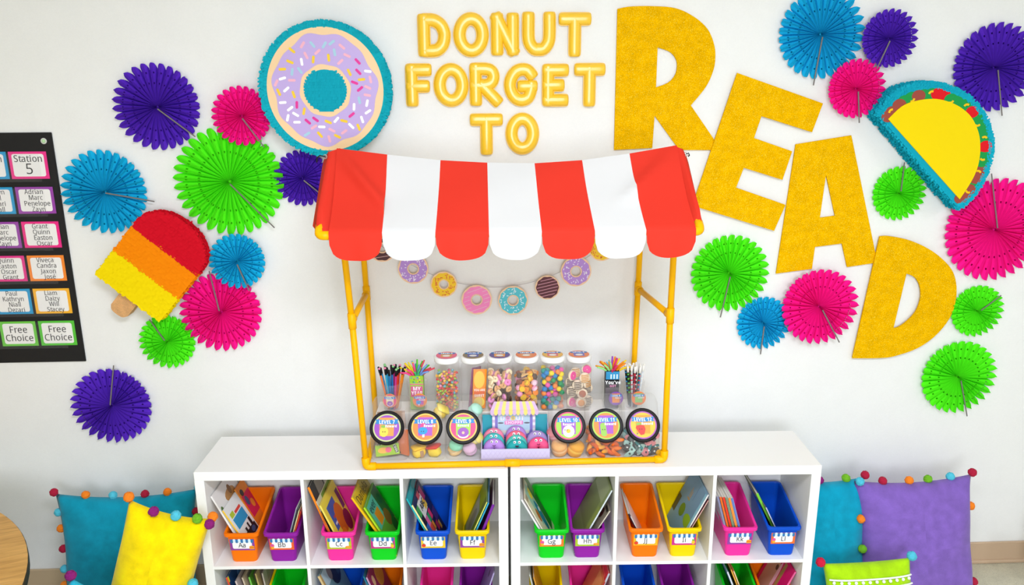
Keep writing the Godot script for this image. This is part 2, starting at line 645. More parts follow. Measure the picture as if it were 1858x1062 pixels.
func build_pinatas() -> void:
	var teal := paper("19b0c0")
	# --- donut
	var o := thing("donut_pinata", "round lavender frosted donut pinata with a teal fringe edge", "pinata", on_wall(-0.628, 2.003, 0.0), V(0, TH, 0))
	var rim := oval(0, 0, 0.216, 0.219, 64)
	var st := S()
	slab(st, rim, NOHOLE, 0.03, 0.078)
	slab(st, oval(0, 0, 0.12, 0.12, 32), NOHOLE, 0.001, 0.031)
	part("body", st, teal, o)
	st = S()
	fringe(st, rim, 0.034, 0.08, 3000, 0.015)
	for k in 900:                        # tissue rows on the front: the rim and the hole in the middle
		var a := rng.randf() * TAU
		var rr := rng.randf_range(0.2, 0.222)
		var p := V(cos(a) * rr, sin(a) * rr, 0.079)
		var d := V(cos(a), sin(a), rng.randf_range(0.1, 0.6)) * 0.01
		var w := V(-sin(a), cos(a), 0) * 0.003
		quad(st, p - w, p + d - w, p + d + w, p + w)
	part("fringe", st, teal, o).set_meta("kind", "stuff")
	st = S()
	for r in 14:
		var y := -0.07 + r * 0.01
		var half := sqrt(maxf(0.0, 0.0745 * 0.0745 - y * y))
		var n := maxi(4, int(half * 2 / 0.0045))
		for i in n:
			var xa := -half + 2 * half * i / n
			var xb := -half + 2 * half * (i + 1) / n
			quad(st, V(xa, y - 0.004, 0.082 + rng.randf() * 0.002), V(xb, y - 0.004, 0.082 + rng.randf() * 0.002), V(xb, y + 0.0105, 0.0805), V(xa, y + 0.0105, 0.0805))
	part("tissue_centre", st, paper("16a7bb"), o)
	st = S()
	slab(st, oval(0, 0, 0.2, 0.208, 72), oval(0, -0.003, 0.0715, 0.071, 40), 0.078, 0.0815)
	part("dough_print", st, plastic("f6d3a4", 0.28), o)
	st = S()
	var wavy := PackedVector2Array()
	for i in 96:
		var a := TAU * i / 96
		var w := 1.0 + 0.022 * sin(7 * a + 0.6) + 0.02 * sin(11 * a) + 0.012 * sin(4 * a + 2.0)
		wavy.append(Vector2(cos(a) * 0.177 * w, sin(a) * 0.186 * w))
	var inner := PackedVector2Array()
	for i in 48:
		var a := TAU * i / 48
		var w := 1.0 + 0.02 * sin(8 * a)
		inner.append(Vector2(cos(a) * 0.088 * w, -0.003 + sin(a) * 0.088 * w))
	slab(st, wavy, inner, 0.0815, 0.0824)
	part("icing_print", st, plastic("c5aee2", 0.26), o)
	var hues := ["ffffff", "f7cf3f", "f2b6c8", "e6409c", "a9cfe0", "ffffff", "f2b6c8", "f7cf3f"]
	var spots := []
	var tries := 0
	while spots.size() < 62 and tries < 4000:
		tries += 1
		var a := rng.randf() * TAU
		var p := Vector2(cos(a), sin(a)) * rng.randf_range(0.1, 0.168)
		var ok := true
		for q in spots:
			if p.distance_to(q) < 0.026:
				ok = false
		if ok:
			spots.append(p)
	for i in spots.size():
		st = S()
		var p: Vector2 = spots[i]
		slab(st, round_rect(0.026, 0.009, 0.0042, 3), NOHOLE, 0.0, 0.0006, Transform3D(Basis(Vector3(0, 0, 1), rng.randf() * PI), V(p.x, p.y, 0.0824)))
		part("sprinkle", st, plastic(hues[i % hues.size()], 0.3), o)

	# --- ice pop, drawn upright and then turned
	o = thing("ice_pop_pinata", "tilted ice pop pinata in red, orange and yellow tissue rows", "pinata", on_wall(-1.283, 1.392, 0.0), V(0, TH, 0))
	var inn := Transform3D(Basis(Vector3(0, 0, 1), deg_to_rad(-41.5)), Vector3.ZERO)
	var pop := PackedVector2Array([Vector2(-0.135, -0.165), Vector2(0.135, -0.165), Vector2(0.139, -0.15), Vector2(0.138, 0.095)])
	for i in range(1, 12):
		var a := PI * i / 12
		pop.append(Vector2(cos(a) * 0.138, 0.095 + sin(a) * 0.1))
	pop.append_array(PackedVector2Array([Vector2(-0.138, 0.095), Vector2(-0.139, -0.15)]))
	for band in [["lower", -0.165, -0.048, "f7dc06"], ["middle", -0.048, 0.066, "f98d06"], ["upper", 0.066, 0.196, "d41125"]]:
		var clip: Array = Geometry2D.intersect_polygons(pop, rect(-0.2, band[1], 0.2, band[2]))
		st = S()
		slab(st, clip[0], NOHOLE, 0.03, 0.08, inn)
		if band[0] == "middle":
			slab(st, rect(-0.06, -0.04, 0.06, 0.06), NOHOLE, 0.001, 0.031, inn)
		part("tissue_body", st, paper(band[3]), o)
		var s2 := S()
		lined(s2, -0.145, 0.145, band[1], band[2], pop, 0.08, 11, true)
		fringe(s2, clip[0], 0.036, 0.085, 700, 0.009)
		var st2 := SurfaceTool.new()
		st2.begin(Mesh.PRIMITIVE_TRIANGLES)
		st2.append_from(s2.commit(), 0, inn)
		part("tissue_fringe", st2, paper(band[3]), o).set_meta("kind", "stuff")
	st = S()
	slab(st, curved(PackedVector2Array([Vector2(-0.036, -0.16), Vector2(-0.036, -0.235), Vector2(-0.02, -0.252), Vector2(0.02, -0.252), Vector2(0.036, -0.235), Vector2(0.036, -0.16)]), 1, 4), NOHOLE, 0.01, 0.062, inn)
	part("stick", st, tri_mat(noise_image(128, Color(0.84, 0.64, 0.42), 0.1, 0.0, Color.WHITE, 0.1), 8.0, 0.8), o)

	# --- taco
	o = thing("taco_pinata", "tilted taco pinata with yellow shell and teal fringe sides", "pinata", on_wall(0, 0, 0.0), V(0, TH, 0))
	var tb := curved(pairs([1.327, 1.91, 1.377, 1.977, 1.44, 2.007, 1.505, 2.015, 1.557, 2.008, 1.621, 1.986, 1.683, 1.946, 1.727, 1.897, 1.759, 1.837, 1.771, 1.777, 1.767, 1.716, 1.752, 1.66, 1.719, 1.598, 1.677, 1.56]), 0, 13, 4)
	st = S()
	slab(st, tb, NOHOLE, 0.01, 0.088)
	slab(st, oval(1.58, 1.8, 0.1, 0.1, 24), NOHOLE, 0.001, 0.011)
	part("body", st, paper("14a5bd"), o)
	st = S()
	var ccw: PackedVector2Array = tb.duplicate()
	if area(ccw) < 0.0:
		ccw.reverse()
	fringe(st, ccw, 0.006, 0.09, 3000, 0.011)
	for i in ccw.size():
		for k in 22:
			var a := ccw[i].lerp(ccw[(i + 1) % ccw.size()], rng.randf())
			var c := a.lerp(Vector2(1.55, 1.78), rng.randf_range(0.0, 0.1))
			var p := V(c.x, c.y, 0.0885)
			var d := V(a.x - 1.55, a.y - 1.78, 0).normalized() * 0.007 + V(rng.randf_range(-0.002, 0.002), rng.randf_range(-0.002, 0.002), rng.randf_range(0.001, 0.003))
			var w := V(-d.y, d.x, 0).normalized() * 0.0028
			quad(st, p - w, p + d - w, p + d + w, p + w)
	part("fringe", st, paper("16aec6"), o).set_meta("kind", "stuff")
	var yel := curved(pairs([1.368, 1.89, 1.412, 1.934, 1.46, 1.953, 1.521, 1.96, 1.573, 1.952, 1.627, 1.93, 1.674, 1.893, 1.708, 1.838, 1.722, 1.783, 1.724, 1.732, 1.715, 1.686, 1.695, 1.64, 1.672, 1.598]), 0, 12, 4)
	st = S()
	slab(st, yel, NOHOLE, 0.088, 0.0925)
	part("shell_print", st, plastic("f6d70a", 0.22), o)
	var ring := curved(pairs([1.369, 1.909, 1.409, 1.955, 1.456, 1.982, 1.506, 1.989, 1.557, 1.993, 1.607, 1.962, 1.662, 1.939, 1.697, 1.912, 1.719, 1.868, 1.739, 1.838, 1.762, 1.797, 1.756, 1.762, 1.747, 1.717, 1.735, 1.676, 1.713, 1.625, 1.684, 1.604]), 0, 15, 2)
	var colours := ["a04c40", "a04c40", "1f9a4b", "1f9a4b", "a04c40", "1f9a4b", "e01b25", "e01b25", "1f9a4b", "1f9a4b", "1f9a4b", "e01b25", "1f9a4b", "1f9a4b", "1f9a4b", "1f9a4b", "e01b25", "e01b25", "1f9a4b", "1f9a4b", "a04c40", "a04c40", "1f9a4b", "a04c40", "a04c40", "a04c40"]
	for i in range(0, ring.size(), 1):
		var f := float(i) / (ring.size() - 1)
		var j := f * 48.0
		var a: Vector2 = yel[mini(int(j), yel.size() - 1)]
		var m: Vector2 = a.lerp(ring[i], 0.5)
		var h: String = colours[mini(i * colours.size() / ring.size(), colours.size() - 1)]
		st = S()
		slab(st, oval(m.x, m.y, 0.025, 0.021, 16), NOHOLE, 0.088, 0.0895 + 0.0002 * (i % 3))
		part("filling_print", st, plastic(h, 0.3), o)
		if i % 3 == 1:
			st = S()
			var pts := []
			for k in 6:
				var an := 0.5 + 0.35 * k + i
				pts.append(V(a.x + (m.x - a.x) * 0.9 + cos(an) * 0.011, a.y + (m.y - a.y) * 0.9 + sin(an) * 0.011, 0.0906))
			tube(st, pts, 0.0038, 6, false, true, 0.3)
			part("cheese_print", st, plastic("f7c51e", 0.3), o)


# ---------------------------------------------------------------- letters
func build_letters() -> void:
	var gold := tri_mat(noise_image(640, Color(0.92, 0.695, 0.0), 0.12, 0.06, Color(1.0, 0.95, 0.5), 0.07), 1.35, 0.6, 0.0)
	gold.metallic_specular = 0.08
	# [letter, outline, run of points that is a curve, hole, its curve, distance from the wall]
	for d in [
		["R", [0.394, 2.272, 0.44, 2.28, 0.52, 2.281, 0.6, 2.274, 0.666, 2.246, 0.717, 2.205, 0.744, 2.154, 0.752, 2.108, 0.747, 2.061, 0.723, 2.004, 0.672, 1.94, 0.795, 1.778, 0.638, 1.78, 0.541, 1.904, 0.537, 1.788, 0.396, 1.782], 0, 10, [0.542, 2.142, 0.586, 2.127, 0.609, 2.103, 0.615, 2.077, 0.609, 2.046, 0.585, 2.02, 0.542, 2.004], 6, 0.004, "gold glitter letter R, upright, above the right end of the awning"],
		["E", [0.833, 2.053, 1.157, 1.944, 1.126, 1.841, 0.933, 1.9, 0.911, 1.822, 1.058, 1.772, 1.03, 1.667, 0.881, 1.713, 0.857, 1.64, 1.05, 1.573, 1.014, 1.474, 0.696, 1.574], 0, 0, [], 0, 0.011, "gold glitter letter E, leaning, between the R and the A"],
		["A", [1.072, 1.797, 1.278, 1.828, 1.432, 1.343, 1.315, 1.327, 1.285, 1.42, 1.181, 1.408, 1.177, 1.322, 1.038, 1.305], 0, 0, [1.197, 1.684, 1.247, 1.528, 1.189, 1.521], 0, 0.004, "gold glitter letter A, between the E and the D"],
		["D", [1.426, 1.447, 1.46, 1.448, 1.539, 1.432, 1.612, 1.402, 1.676, 1.361, 1.727, 1.311, 1.752, 1.256, 1.76, 1.195, 1.752, 1.134, 1.725, 1.078, 1.681, 1.027, 1.625, 0.989, 1.558, 0.965, 1.498, 0.954, 1.372, 0.955], 0, 14, [1.549, 1.299, 1.583, 1.284, 1.606, 1.253, 1.617, 1.213, 1.614, 1.173, 1.601, 1.137, 1.571, 1.102, 1.543, 1.082, 1.524, 1.078], 8, 0.011, "gold glitter letter D, lowest of the four big letters"],
	]:
		var o := pairs(d[1])
		if d[3] > 0:
			o = curved(o, d[2], d[3], 5)
		var h := pairs(d[4])
		if d[5] > 0:
			h = curved(h, 0, d[5], 5)
		var mid := Vector2.ZERO
		for p in o:
			mid += p / o.size()
		var st := S()
		slab(st, o, h, 0.0, 0.006, Transform3D(Basis(), V(-mid.x, -mid.y, 0)))
		st.generate_normals()
		var b := MeshInstance3D.new()
		b.name = numbered("glitter_letter")
		b.mesh = st.commit()
		b.material_override = gold
		add_child(b)
		b.position = on_wall(mid.x, mid.y, d[6])
		b.rotation.y = TH
		tag(b, d[7], "letter", "big glitter letters")
	# foil letters: strokes inside the box, in fractions of it
	var ell := []
	for i in 28:
		ell.append(Vector2(0.5 + 0.5 * cos(TAU * i / 28), 0.5 + 0.5 * sin(TAU * i / 28)))
	var G := {
		"D": [[[0, 0], [0, 1]], [[0.12, 1], [0.5, 0.98], [0.82, 0.84], [0.98, 0.62], [1, 0.45], [0.92, 0.22], [0.7, 0.05], [0.45, 0], [0.12, 0]]],
		"N": [[[0, 0], [0, 1]], [[0, 1], [1, 0]], [[1, 0], [1, 1]]],
		"U": [[[0, 1], [0, 0.42], [0.08, 0.18], [0.28, 0.02], [0.5, 0], [0.72, 0.02], [0.92, 0.18], [1, 0.42], [1, 1]]],
		"T": [[[0, 1], [1, 1]], [[0.5, 0.95], [0.5, 0]]],
		"F": [[[0, 0], [0, 1]], [[0, 1], [1, 1]], [[0, 0.47], [0.85, 0.47]]],
		"R": [[[0, 0], [0, 1]], [[0, 1], [0.5, 1], [0.78, 0.93], [0.88, 0.76], [0.78, 0.57], [0.5, 0.48], [0, 0.47]], [[0.35, 0.45], [1, 0]]],
		"G": [[[0.95, 0.86], [0.8, 0.97], [0.55, 1], [0.28, 0.93], [0.08, 0.74], [0, 0.5], [0.08, 0.25], [0.28, 0.06], [0.55, 0], [0.82, 0.08], [0.95, 0.3], [0.98, 0.45]], [[0.6, 0.45], [1, 0.45]]],
		"E": [[[0, 0], [0, 1]], [[0, 1], [1, 1]], [[0, 0.5], [0.72, 0.5]], [[0, 0], [1, 0]]],
	}
	var foil := StandardMaterial3D.new()
	foil.albedo_color = Color.html("ffcc22")
	foil.roughness = 0.28
	foil.metallic = 0.0
	foil.metallic_specular = 0.7
	var edge := StandardMaterial3D.new()
	edge.albedo_color = Color.html("f8c548")
	edge.roughness = 0.4
	var R := 0.0205
	for d in [
		["D", -0.306, 2.113, -0.194, 2.257, "first letter of the top line, left of the O"], ["O", -0.182, 2.113, -0.06, 2.26, "between the D and the N in the top line"],
		["N", -0.05, 2.116, 0.046, 2.26, "in the middle of the top line"], ["U", 0.06, 2.116, 0.175, 2.263, "in the top line, before the T"],
		["T", 0.187, 2.111, 0.302, 2.259, "ending the top line"], ["F", -0.355, 1.942, -0.263, 2.089, "starting the middle line"],
		["O", -0.256, 1.942, -0.134, 2.09, "between the F and the R in the middle line"], ["R", -0.128, 1.943, -0.015, 2.091, "in the middle line, beside the G"],
		["G", -0.006, 1.942, 0.113, 2.089, "in the middle line, between R and E"], ["E", 0.131, 1.941, 0.225, 2.086, "in the middle line, before its T"],
		["T", 0.244, 1.938, 0.356, 2.088, "ending the middle line, beside the big glitter R"], ["T", -0.131, 1.769, -0.012, 1.915, "starting the bottom line, just above the awning"],
		["O", -0.001, 1.771, 0.118, 1.917, "ending the bottom line, just above the awning"],
	]:
		var cx: float = (d[1] + d[3]) / 2
		var cy: float = (d[2] + d[4]) / 2
		var w: float = d[3] - d[1] - 2 * R
		var h: float = d[4] - d[2] - 2 * R
		var o := thing("foil_letter", "gold foil balloon letter %s %s" % [d[0], d[5]], "letter", on_wall(cx, cy, 0.0), V(0, TH, 0), "gold foil balloon letters")
		var st := S(true)
		var se := S()
		var strokes: Array = [ell] if d[0] == "O" else G[d[0]]
		for i in strokes.size():
			var raw := []
			for p in strokes[i]:
				raw.append(Vector2((p[0] - 0.5) * w, (p[1] - 0.5) * h))
			var ring: bool = d[0] == "O"
			var fine := []
			if raw.size() > 3:
				var m := raw.size()
				for k in (m if ring else m - 1):
					var a: Vector2 = raw[(k - 1 + m) % m] if ring or k > 0 else raw[k]
					var e: Vector2 = raw[(k + 2) % m] if ring or k < m - 2 else raw[k + 1]
					for q in 3:
						fine.append(raw[k].cubic_interpolate(raw[(k + 1) % m], a, e, q / 3.0))
				if not ring:
					fine.append(raw[m - 1])
			else:
				fine = [raw[0], raw[0].lerp(raw[1], 0.12), raw[0].lerp(raw[1], 0.5), raw[0].lerp(raw[1], 0.88), raw[1]]
			var pts := []
			var rad := []
			var z := 0.013
			if not ring:                   # full ends with a rounded brim
				var a: Vector2 = (fine[0] - fine[1]).normalized()
				var e: Vector2 = (fine[-1] - fine[-2]).normalized()
				fine = [fine[0] + a * R, fine[0] + a * R * 0.9, fine[0] + a * R * 0.6] + fine + [fine[-1] + e * R * 0.6, fine[-1] + e * R * 0.9, fine[-1] + e * R]
			for k in fine.size():
				pts.append(V(fine[k].x, fine[k].y, z))
				var r := R * (1.0 - 0.03 * (k % 2))
				if not ring:
					var q := mini(k, fine.size() - 1 - k)
					r *= [0.55, 0.82, 0.97][q] if q < 3 else 1.0
				rad.append(r)
			tube(st, pts, rad, 12, ring, true, 0.62)
			var brim := []
			var brad := []
			for k in pts.size():
				brim.append(V(pts[k].x, pts[k].y, z))
				brad.append(rad[k] + 0.0022 + 0.0008 * (k % 2))
			tube(se, brim, brad, 12, ring, true, 0.04)
		part("balloon", st, foil, o)
		part("seam", se, edge, o)


# ---------------------------------------------------------------- pocket chart
func build_chart() -> void:
	var o := thing("pocket_chart", "black fabric pocket chart with rows of clear pockets", "pocket chart", on_wall(-1.98, 1.43, 0.0), V(0, TH, 0))
	var st := S()
	box(st, V(0.002, 0, 0.004), V(0.724, 0.862, 0.006), Basis(), 0.002)
	part("backing", st, mat("0d0c0d", 0.75), o)
	st = S()
	lathe(st, [[0.0105, 0.0], [0.0105, 0.0015], [0.008, 0.0025], [0.005, 0.0015], [0.005, 0.0]], 20, Transform3D(Basis(Vector3(1, 0, 0), PI / 2), V(0.334, 0.401, 0.007)))
	part("grommet", st, plastic("d9d9d2", 0.25), o)
	st = S()
	ball(st, V(0.334, 0.401, 0.009), V(0.0065, 0.0065, 0.005), 12, 8)
	part("push_pin", st, plastic("b9e0a8", 0.2), o)
	var cards := [
		["f0308c", "Station\n5", 0, "5", "STATION"], ["9a3fa8", "Adrian\nMarc\nPenelope\nZayn", 1, "", ""], ["f01f86", "Grant\nQuinn\nEaston\nOscar", 2, "", ""],
		["f98a2a", "Viveca\nCandra\nJaxon\nJosé", 3, "", ""], ["f9b52a", "Liam\nDaizy\nWill\nStacey", 4, "", ""], ["57c43a", "Free\nChoice", 5, "", ""],
		["1f9bd0", "Station\n4", 0, "", ""], ["1f9bd0", "Kathryn\nPaul\nDezari\nNiall", 1, "", ""], ["9a3fa8", "Adrian\nMarc\nPenelope\nZayn", 2, "", ""],
		["e8308c", "Quinn\nEaston\nOscar\nGrant", 3, "", ""], ["1f9bd0", "Paul\nKathryn\nNiall\nDezari", 4, "", ""], ["6cc843", "Free\nChoice", 5, "", ""],
	]
	var says := ["pink bordered card in the pocket chart reading Station 5", "purple bordered name card starting with Adrian below the Station 5 card", "pink bordered name card starting with Grant in the pocket chart",
		"orange bordered name card starting with Viveca in the pocket chart", "amber bordered name card starting with Liam in the pocket chart", "green bordered Free Choice card at the right of the bottom row of the chart",
		"blue bordered card cut by the picture edge, left of the Station 5 card", "blue bordered card cut by the picture edge, left of the Adrian card", "purple bordered card cut by the picture edge, left of the Grant card",
		"pink bordered card cut by the picture edge, left of the Viveca card", "blue bordered name card starting with Paul in the pocket chart", "green bordered Free Choice card at the left of the bottom row of the chart"]
	var offs := [-0.0055, -0.0015, 0.0, 0.0, 0.0015, 0.0015]
	for i in cards.size():
		var c: Array = cards[i]
		var row: int = c[2]
		var u: float = (-1.705 if i < 6 else -1.848) + offs[row] * (1.0 if i < 6 else 0.6)
		var v := 1.746 - 0.1262 * row
		var k := thing("name_card", says[i], "card", on_wall(u, v, 0.0078), V(0, TH, 0), "cards in the pocket chart")
		st = S()
		box(st, V(0, 0, 0.0004), V(0.133, 0.097, 0.0008))
		part("border", st, mat(c[0], 0.5), k)
		st = S()
		slab(st, round_rect(0.112, 0.08, 0.008), NOHOLE, 0.0008, 0.0011)
		part("face", st, mat("f3f1ee", 0.6), k)
		var t: String = c[1]
		if row == 0:
			writing("lettering", t.get_slice("\n", 0), 0.032, mat("1c1b1d", 0.6), k, V(0, 0.023, 0.0012))
			writing("lettering", t.get_slice("\n", 1), 0.05, mat("1c1b1d", 0.6), k, V(0, -0.014, 0.0012))
		elif row == 5:
			writing("lettering", t.get_slice("\n", 0), 0.034, mat("1c1b1d", 0.6), k, V(0, 0.016, 0.0012))
			writing("lettering", t.get_slice("\n", 1), 0.034, mat("1c1b1d", 0.6), k, V(0, -0.017, 0.0012))
		else:
			for line in 4:
				writing("lettering", t.get_slice("\n", line), 0.0235, mat("1c1b1d", 0.6), k, V(0.002 + 0.003 * line - 0.004, 0.031 - 0.0212 * line, 0.0012), Basis(), false, 0.95)
	var vinyl := StandardMaterial3D.new()
	vinyl.transparency = BaseMaterial3D.TRANSPARENCY_ALPHA
	vinyl.albedo_color = Color(0.9, 0.9, 0.9, 0.02)
	vinyl.roughness = 0.1
	vinyl.metallic_specular = 0.08
	for row in 6:
		st = S()
		box(st, V(-0.02, 0.309 - 0.1262 * row, 0.0118), V(0.66, 0.104, 0.0003))
		part("clear_pocket", st, vinyl, o)


# ---------------------------------------------------------------- shelves
const CELL_W := 0.335
const DIV := 0.0125
const OUT := 0.034
const MID := 0.3393                        # top of the middle shelf
const DEEP := 0.29


func build_shelves() -> void:
	var board := StandardMaterial3D.new()
	board.albedo_color = Color.html("f8f8f5")
	board.roughness = 0.42
	board.metallic_specular = 0.35
	var wide := 3 * CELL_W + 2 * DIV + 2 * OUT
	for s in 2:
		var x0 := -wide - 0.0045 if s == 0 else 0.0045
		var o := thing("cube_shelf", ["white cube shelf unit standing under the left half of the stall frame", "white cube shelf unit standing under the right half of the stall frame"][s], "shelf unit", V(x0, 0, 0))
		var st := S()
		box(st, V(wide / 2, TOP - OUT / 2, DEEP / 2), V(wide, OUT, DEEP), Basis(), 0.0018)
		part("top_panel", st, board, o)
		for x in [OUT / 2, wide - OUT / 2]:
			st = S()
			box(st, V(x, (TOP - OUT) / 2, DEEP / 2), V(OUT, TOP - OUT, DEEP), Basis(), 0.0012)
			part("side_panel", st, board, o)
		st = S()
		box(st, V(wide / 2, OUT / 2, DEEP / 2), V(wide - 2 * OUT, OUT, DEEP), Basis(), 0.001)
		part("base_panel", st, board, o)
		st = S()
		box(st, V(wide / 2, MID - DIV / 2, DEEP / 2), V(wide - 2 * OUT, DIV, DEEP), Basis(), 0.001)
		part("shelf", st, board, o)
		for k in 2:
			var x := OUT + CELL_W * (k + 1) + DIV * (k + 0.5)
			st = S()
			box(st, V(x, (MID + TOP - OUT) / 2, DEEP / 2), V(DIV, TOP - OUT - MID, DEEP), Basis(), 0.001)
			part("divider", st, board, o)
			st = S()
			box(st, V(x, (OUT + MID - DIV) / 2, DEEP / 2), V(DIV, MID - DIV - OUT, DEEP), Basis(), 0.001)
			part("divider", st, board, o)
		st = S()
		box(st, V(wide / 2, TOP / 2, 0.002), V(wide - 0.01, TOP - 0.01, 0.003))
		part("back_panel", st, board, o)


func loops(st: SurfaceTool, rings: Array) -> void:
	for i in rings.size() - 1:
		var n: int = rings[i].size()
		for k in n:
			quad(st, rings[i][k], rings[i + 1][k], rings[i + 1][(k + 1) % n], rings[i][(k + 1) % n])


func bin_shape() -> ArrayMesh:
	var st := S()
	var rings := []
	# half width, half depth, height below the rim (or above the floor, when negative)
	for r in [[0.0435, 0.110, -0.004], [0.0455, 0.112, 0.0], [0.0545, 0.119, 0.016], [0.0555, 0.120, 0.013], [0.0625, 0.127, 0.012], [0.063, 0.1275, 0.002], [0.0615, 0.126, 0.0], [0.0545, 0.119, 0.0], [0.053, 0.1175, 0.004], [0.0425, 0.109, -0.0045]]:
		var ring := []
		for p in round_rect(r[0] * 2, r[1] * 2, 0.014, 4):
			var z: float = p.y
			var rim := 0.123 + 0.05 * smoothstep(0.0, 1.0, clampf((0.127 - z) / 0.215, 0.0, 1.0))
			var y: float
			if rings.size() == 0:
				y = 0.0
			elif rings.size() == 1:
				y = 0.006
			elif rings.size() == 9:
				y = 0.005
			else:
				y = rim - r[2]
			ring.append(V(p.x, y, z))
		rings.append(ring)
	loops(st, rings)
	var n: int = rings[0].size()
	for k in n:
		tri(st, V(0, 0, 0), rings[0][k], rings[0][(k + 1) % n])
		tri(st, V(0, 0.005, 0), rings[9][(k + 1) % n], rings[9][k])
	st.generate_normals()
	return st.commit()


func bin_label(o: Node3D, letters: String, border: String, icon: String, on_right: bool) -> void:
	var at := Transform3D(Basis(Vector3(1, 0, 0), 0.066), V(0, 0.0745, 0.1176))
	var st := S()
	art(st, border, round_rect(0.088, 0.047, 0.001), 0.0, at)
	art(st, "fbfafa", round_rect(0.07, 0.031, 0.006), 0.0004, at.translated_local(V(0, -0.001, 0)))
	for k in 9:
		art(st, ["2f78b4", "d9f0fb"][k % 2] if k not in [0, 8] else "2f78b4", round_rect(0.0092, 0.015, 0.0035), 0.0008 + 0.0001 * (k % 2), at.translated_local(V(-0.0362 + 0.00905 * k, 0.0155 + (0.002 if k % 2 else 0.0), 0)))
	var x := 0.034 if on_right else -0.034
	match icon:
		"burger":
			art(st, "f0a020", oval(x, -0.009, 0.0095, 0.005, 14), 0.001, at)
			art(st, "d9501e", rect(x - 0.009, -0.0145, x + 0.009, -0.0115), 0.0012, at)
			art(st, "f4b030", round_rect(0.019, 0.004, 0.0018), 0.0011, at.translated_local(V(x, -0.0165, 0)))
		"pineapple":
			art(st, "f3c52a", oval(x, -0.012, 0.0065, 0.008, 14), 0.001, at)
			art(st, "6fb33a", PackedVector2Array([Vector2(x - 0.005, -0.005), Vector2(x + 0.005, -0.005), Vector2(x + 0.004, 0.003), Vector2(x, -0.001), Vector2(x - 0.004, 0.003)]), 0.0012, at)
		"berry":
			art(st, "e23a26", oval(x, -0.012, 0.0075, 0.007, 16), 0.001, at)
			art(st, "5aa63a", rect(x - 0.003, -0.006, x + 0.003, -0.003), 0.0012, at)
		"cone":
			art(st, "f4b32a", PackedVector2Array([Vector2(x - 0.006, -0.008), Vector2(x + 0.007, -0.008), Vector2(x + 0.004, -0.019), Vector2(x - 0.003, -0.019)]), 0.001, at)
			art(st, "e0559a", oval(x, -0.004, 0.0072, 0.006, 14), 0.0012, at)
		_:
			art(st, "f2902a", oval(x - 0.002, -0.0145, 0.0105, 0.005, 14), 0.001, at)
			art(st, "f6b94a", oval(x - 0.002, -0.013, 0.006, 0.002, 12), 0.0012, at)
	var m := part("name_label", st, printed(), o)
	writing("lettering", letters, 0.026, mat("262430", 0.6), m, at * V(0, -0.002, 0.0012), at.basis, false, 0.95)


func build_bins() -> void:
	var shape := bin_shape()
	var C := {"orange": "fb7a06", "purple": "93209f", "pink": "f4359d", "green": "10cf22", "blue": "0c52cc", "yellow": "f8d302"}
	for d in [
		["Aa", -0.966, "orange", "8f3fa0", "burger", true], ["Bb", -0.824, "purple", "f0622a", "cone", false], ["Cc", -0.617, "pink", "b9c22a", "fries", true], ["Dd", -0.459, "green", "c22a84", "pineapple", true],
		["Ee", -0.277, "blue", "f2c92a", "berry", false], ["Ff", -0.135, "yellow", "8f3fa0", "burger", true], ["Gg", 0.153, "green", "f07a1e", "cone", false], ["Hh", 0.283, "purple", "a9c42a", "fries", true],
		["Jj", 0.495, "orange", "f6b91e", "berry", false], ["Ii", 0.635, "yellow", "d0248a", "pineapple", true], ["Kk", 0.838, "pink", "8f3fa0", "burger", true], ["Ll", 0.997, "blue", "f0702a", "cone", false],
	]:
		var o := thing("book_bin", "%s plastic book bin labelled %s in the upper shelf row" % [d[2], d[0]], "book bin", V(d[1], MID, 0.15), Vector3.ZERO, "labelled book bins")
		piece("body", shape, plastic(C[d[2]]), o)
		bin_label(o, d[0], d[3], d[4], d[5])
	for d in [
		[-0.97, "yellow", "below the bin labelled Aa"], [-0.845, "green", "below the bin labelled Bb"], [-0.625, "blue", "below the bin labelled Cc"], [-0.476, "orange", "below the bin labelled Dd"],
		[-0.279, "pink", "below the bin labelled Ee"], [-0.129, "purple", "below the bin labelled Ff"], [0.138, "yellow", "below the bin labelled Gg"], [0.292, "pink", "below the bin labelled Hh"],
		[0.492, "blue", "below the bin labelled Jj"], [0.64, "purple", "below the bin labelled Ii"], [0.874, "green", "below the bin labelled Kk"], [1.006, "orange", "below the bin labelled Ll"],
	]:
		var o := thing("book_bin", "%s plastic book bin in the lower shelf row, %s" % [d[1], d[2]], "book bin", V(d[0], OUT, 0.15), Vector3.ZERO, "book bins of the lower row")
		piece("body", shape, plastic(C[d[1]]), o)


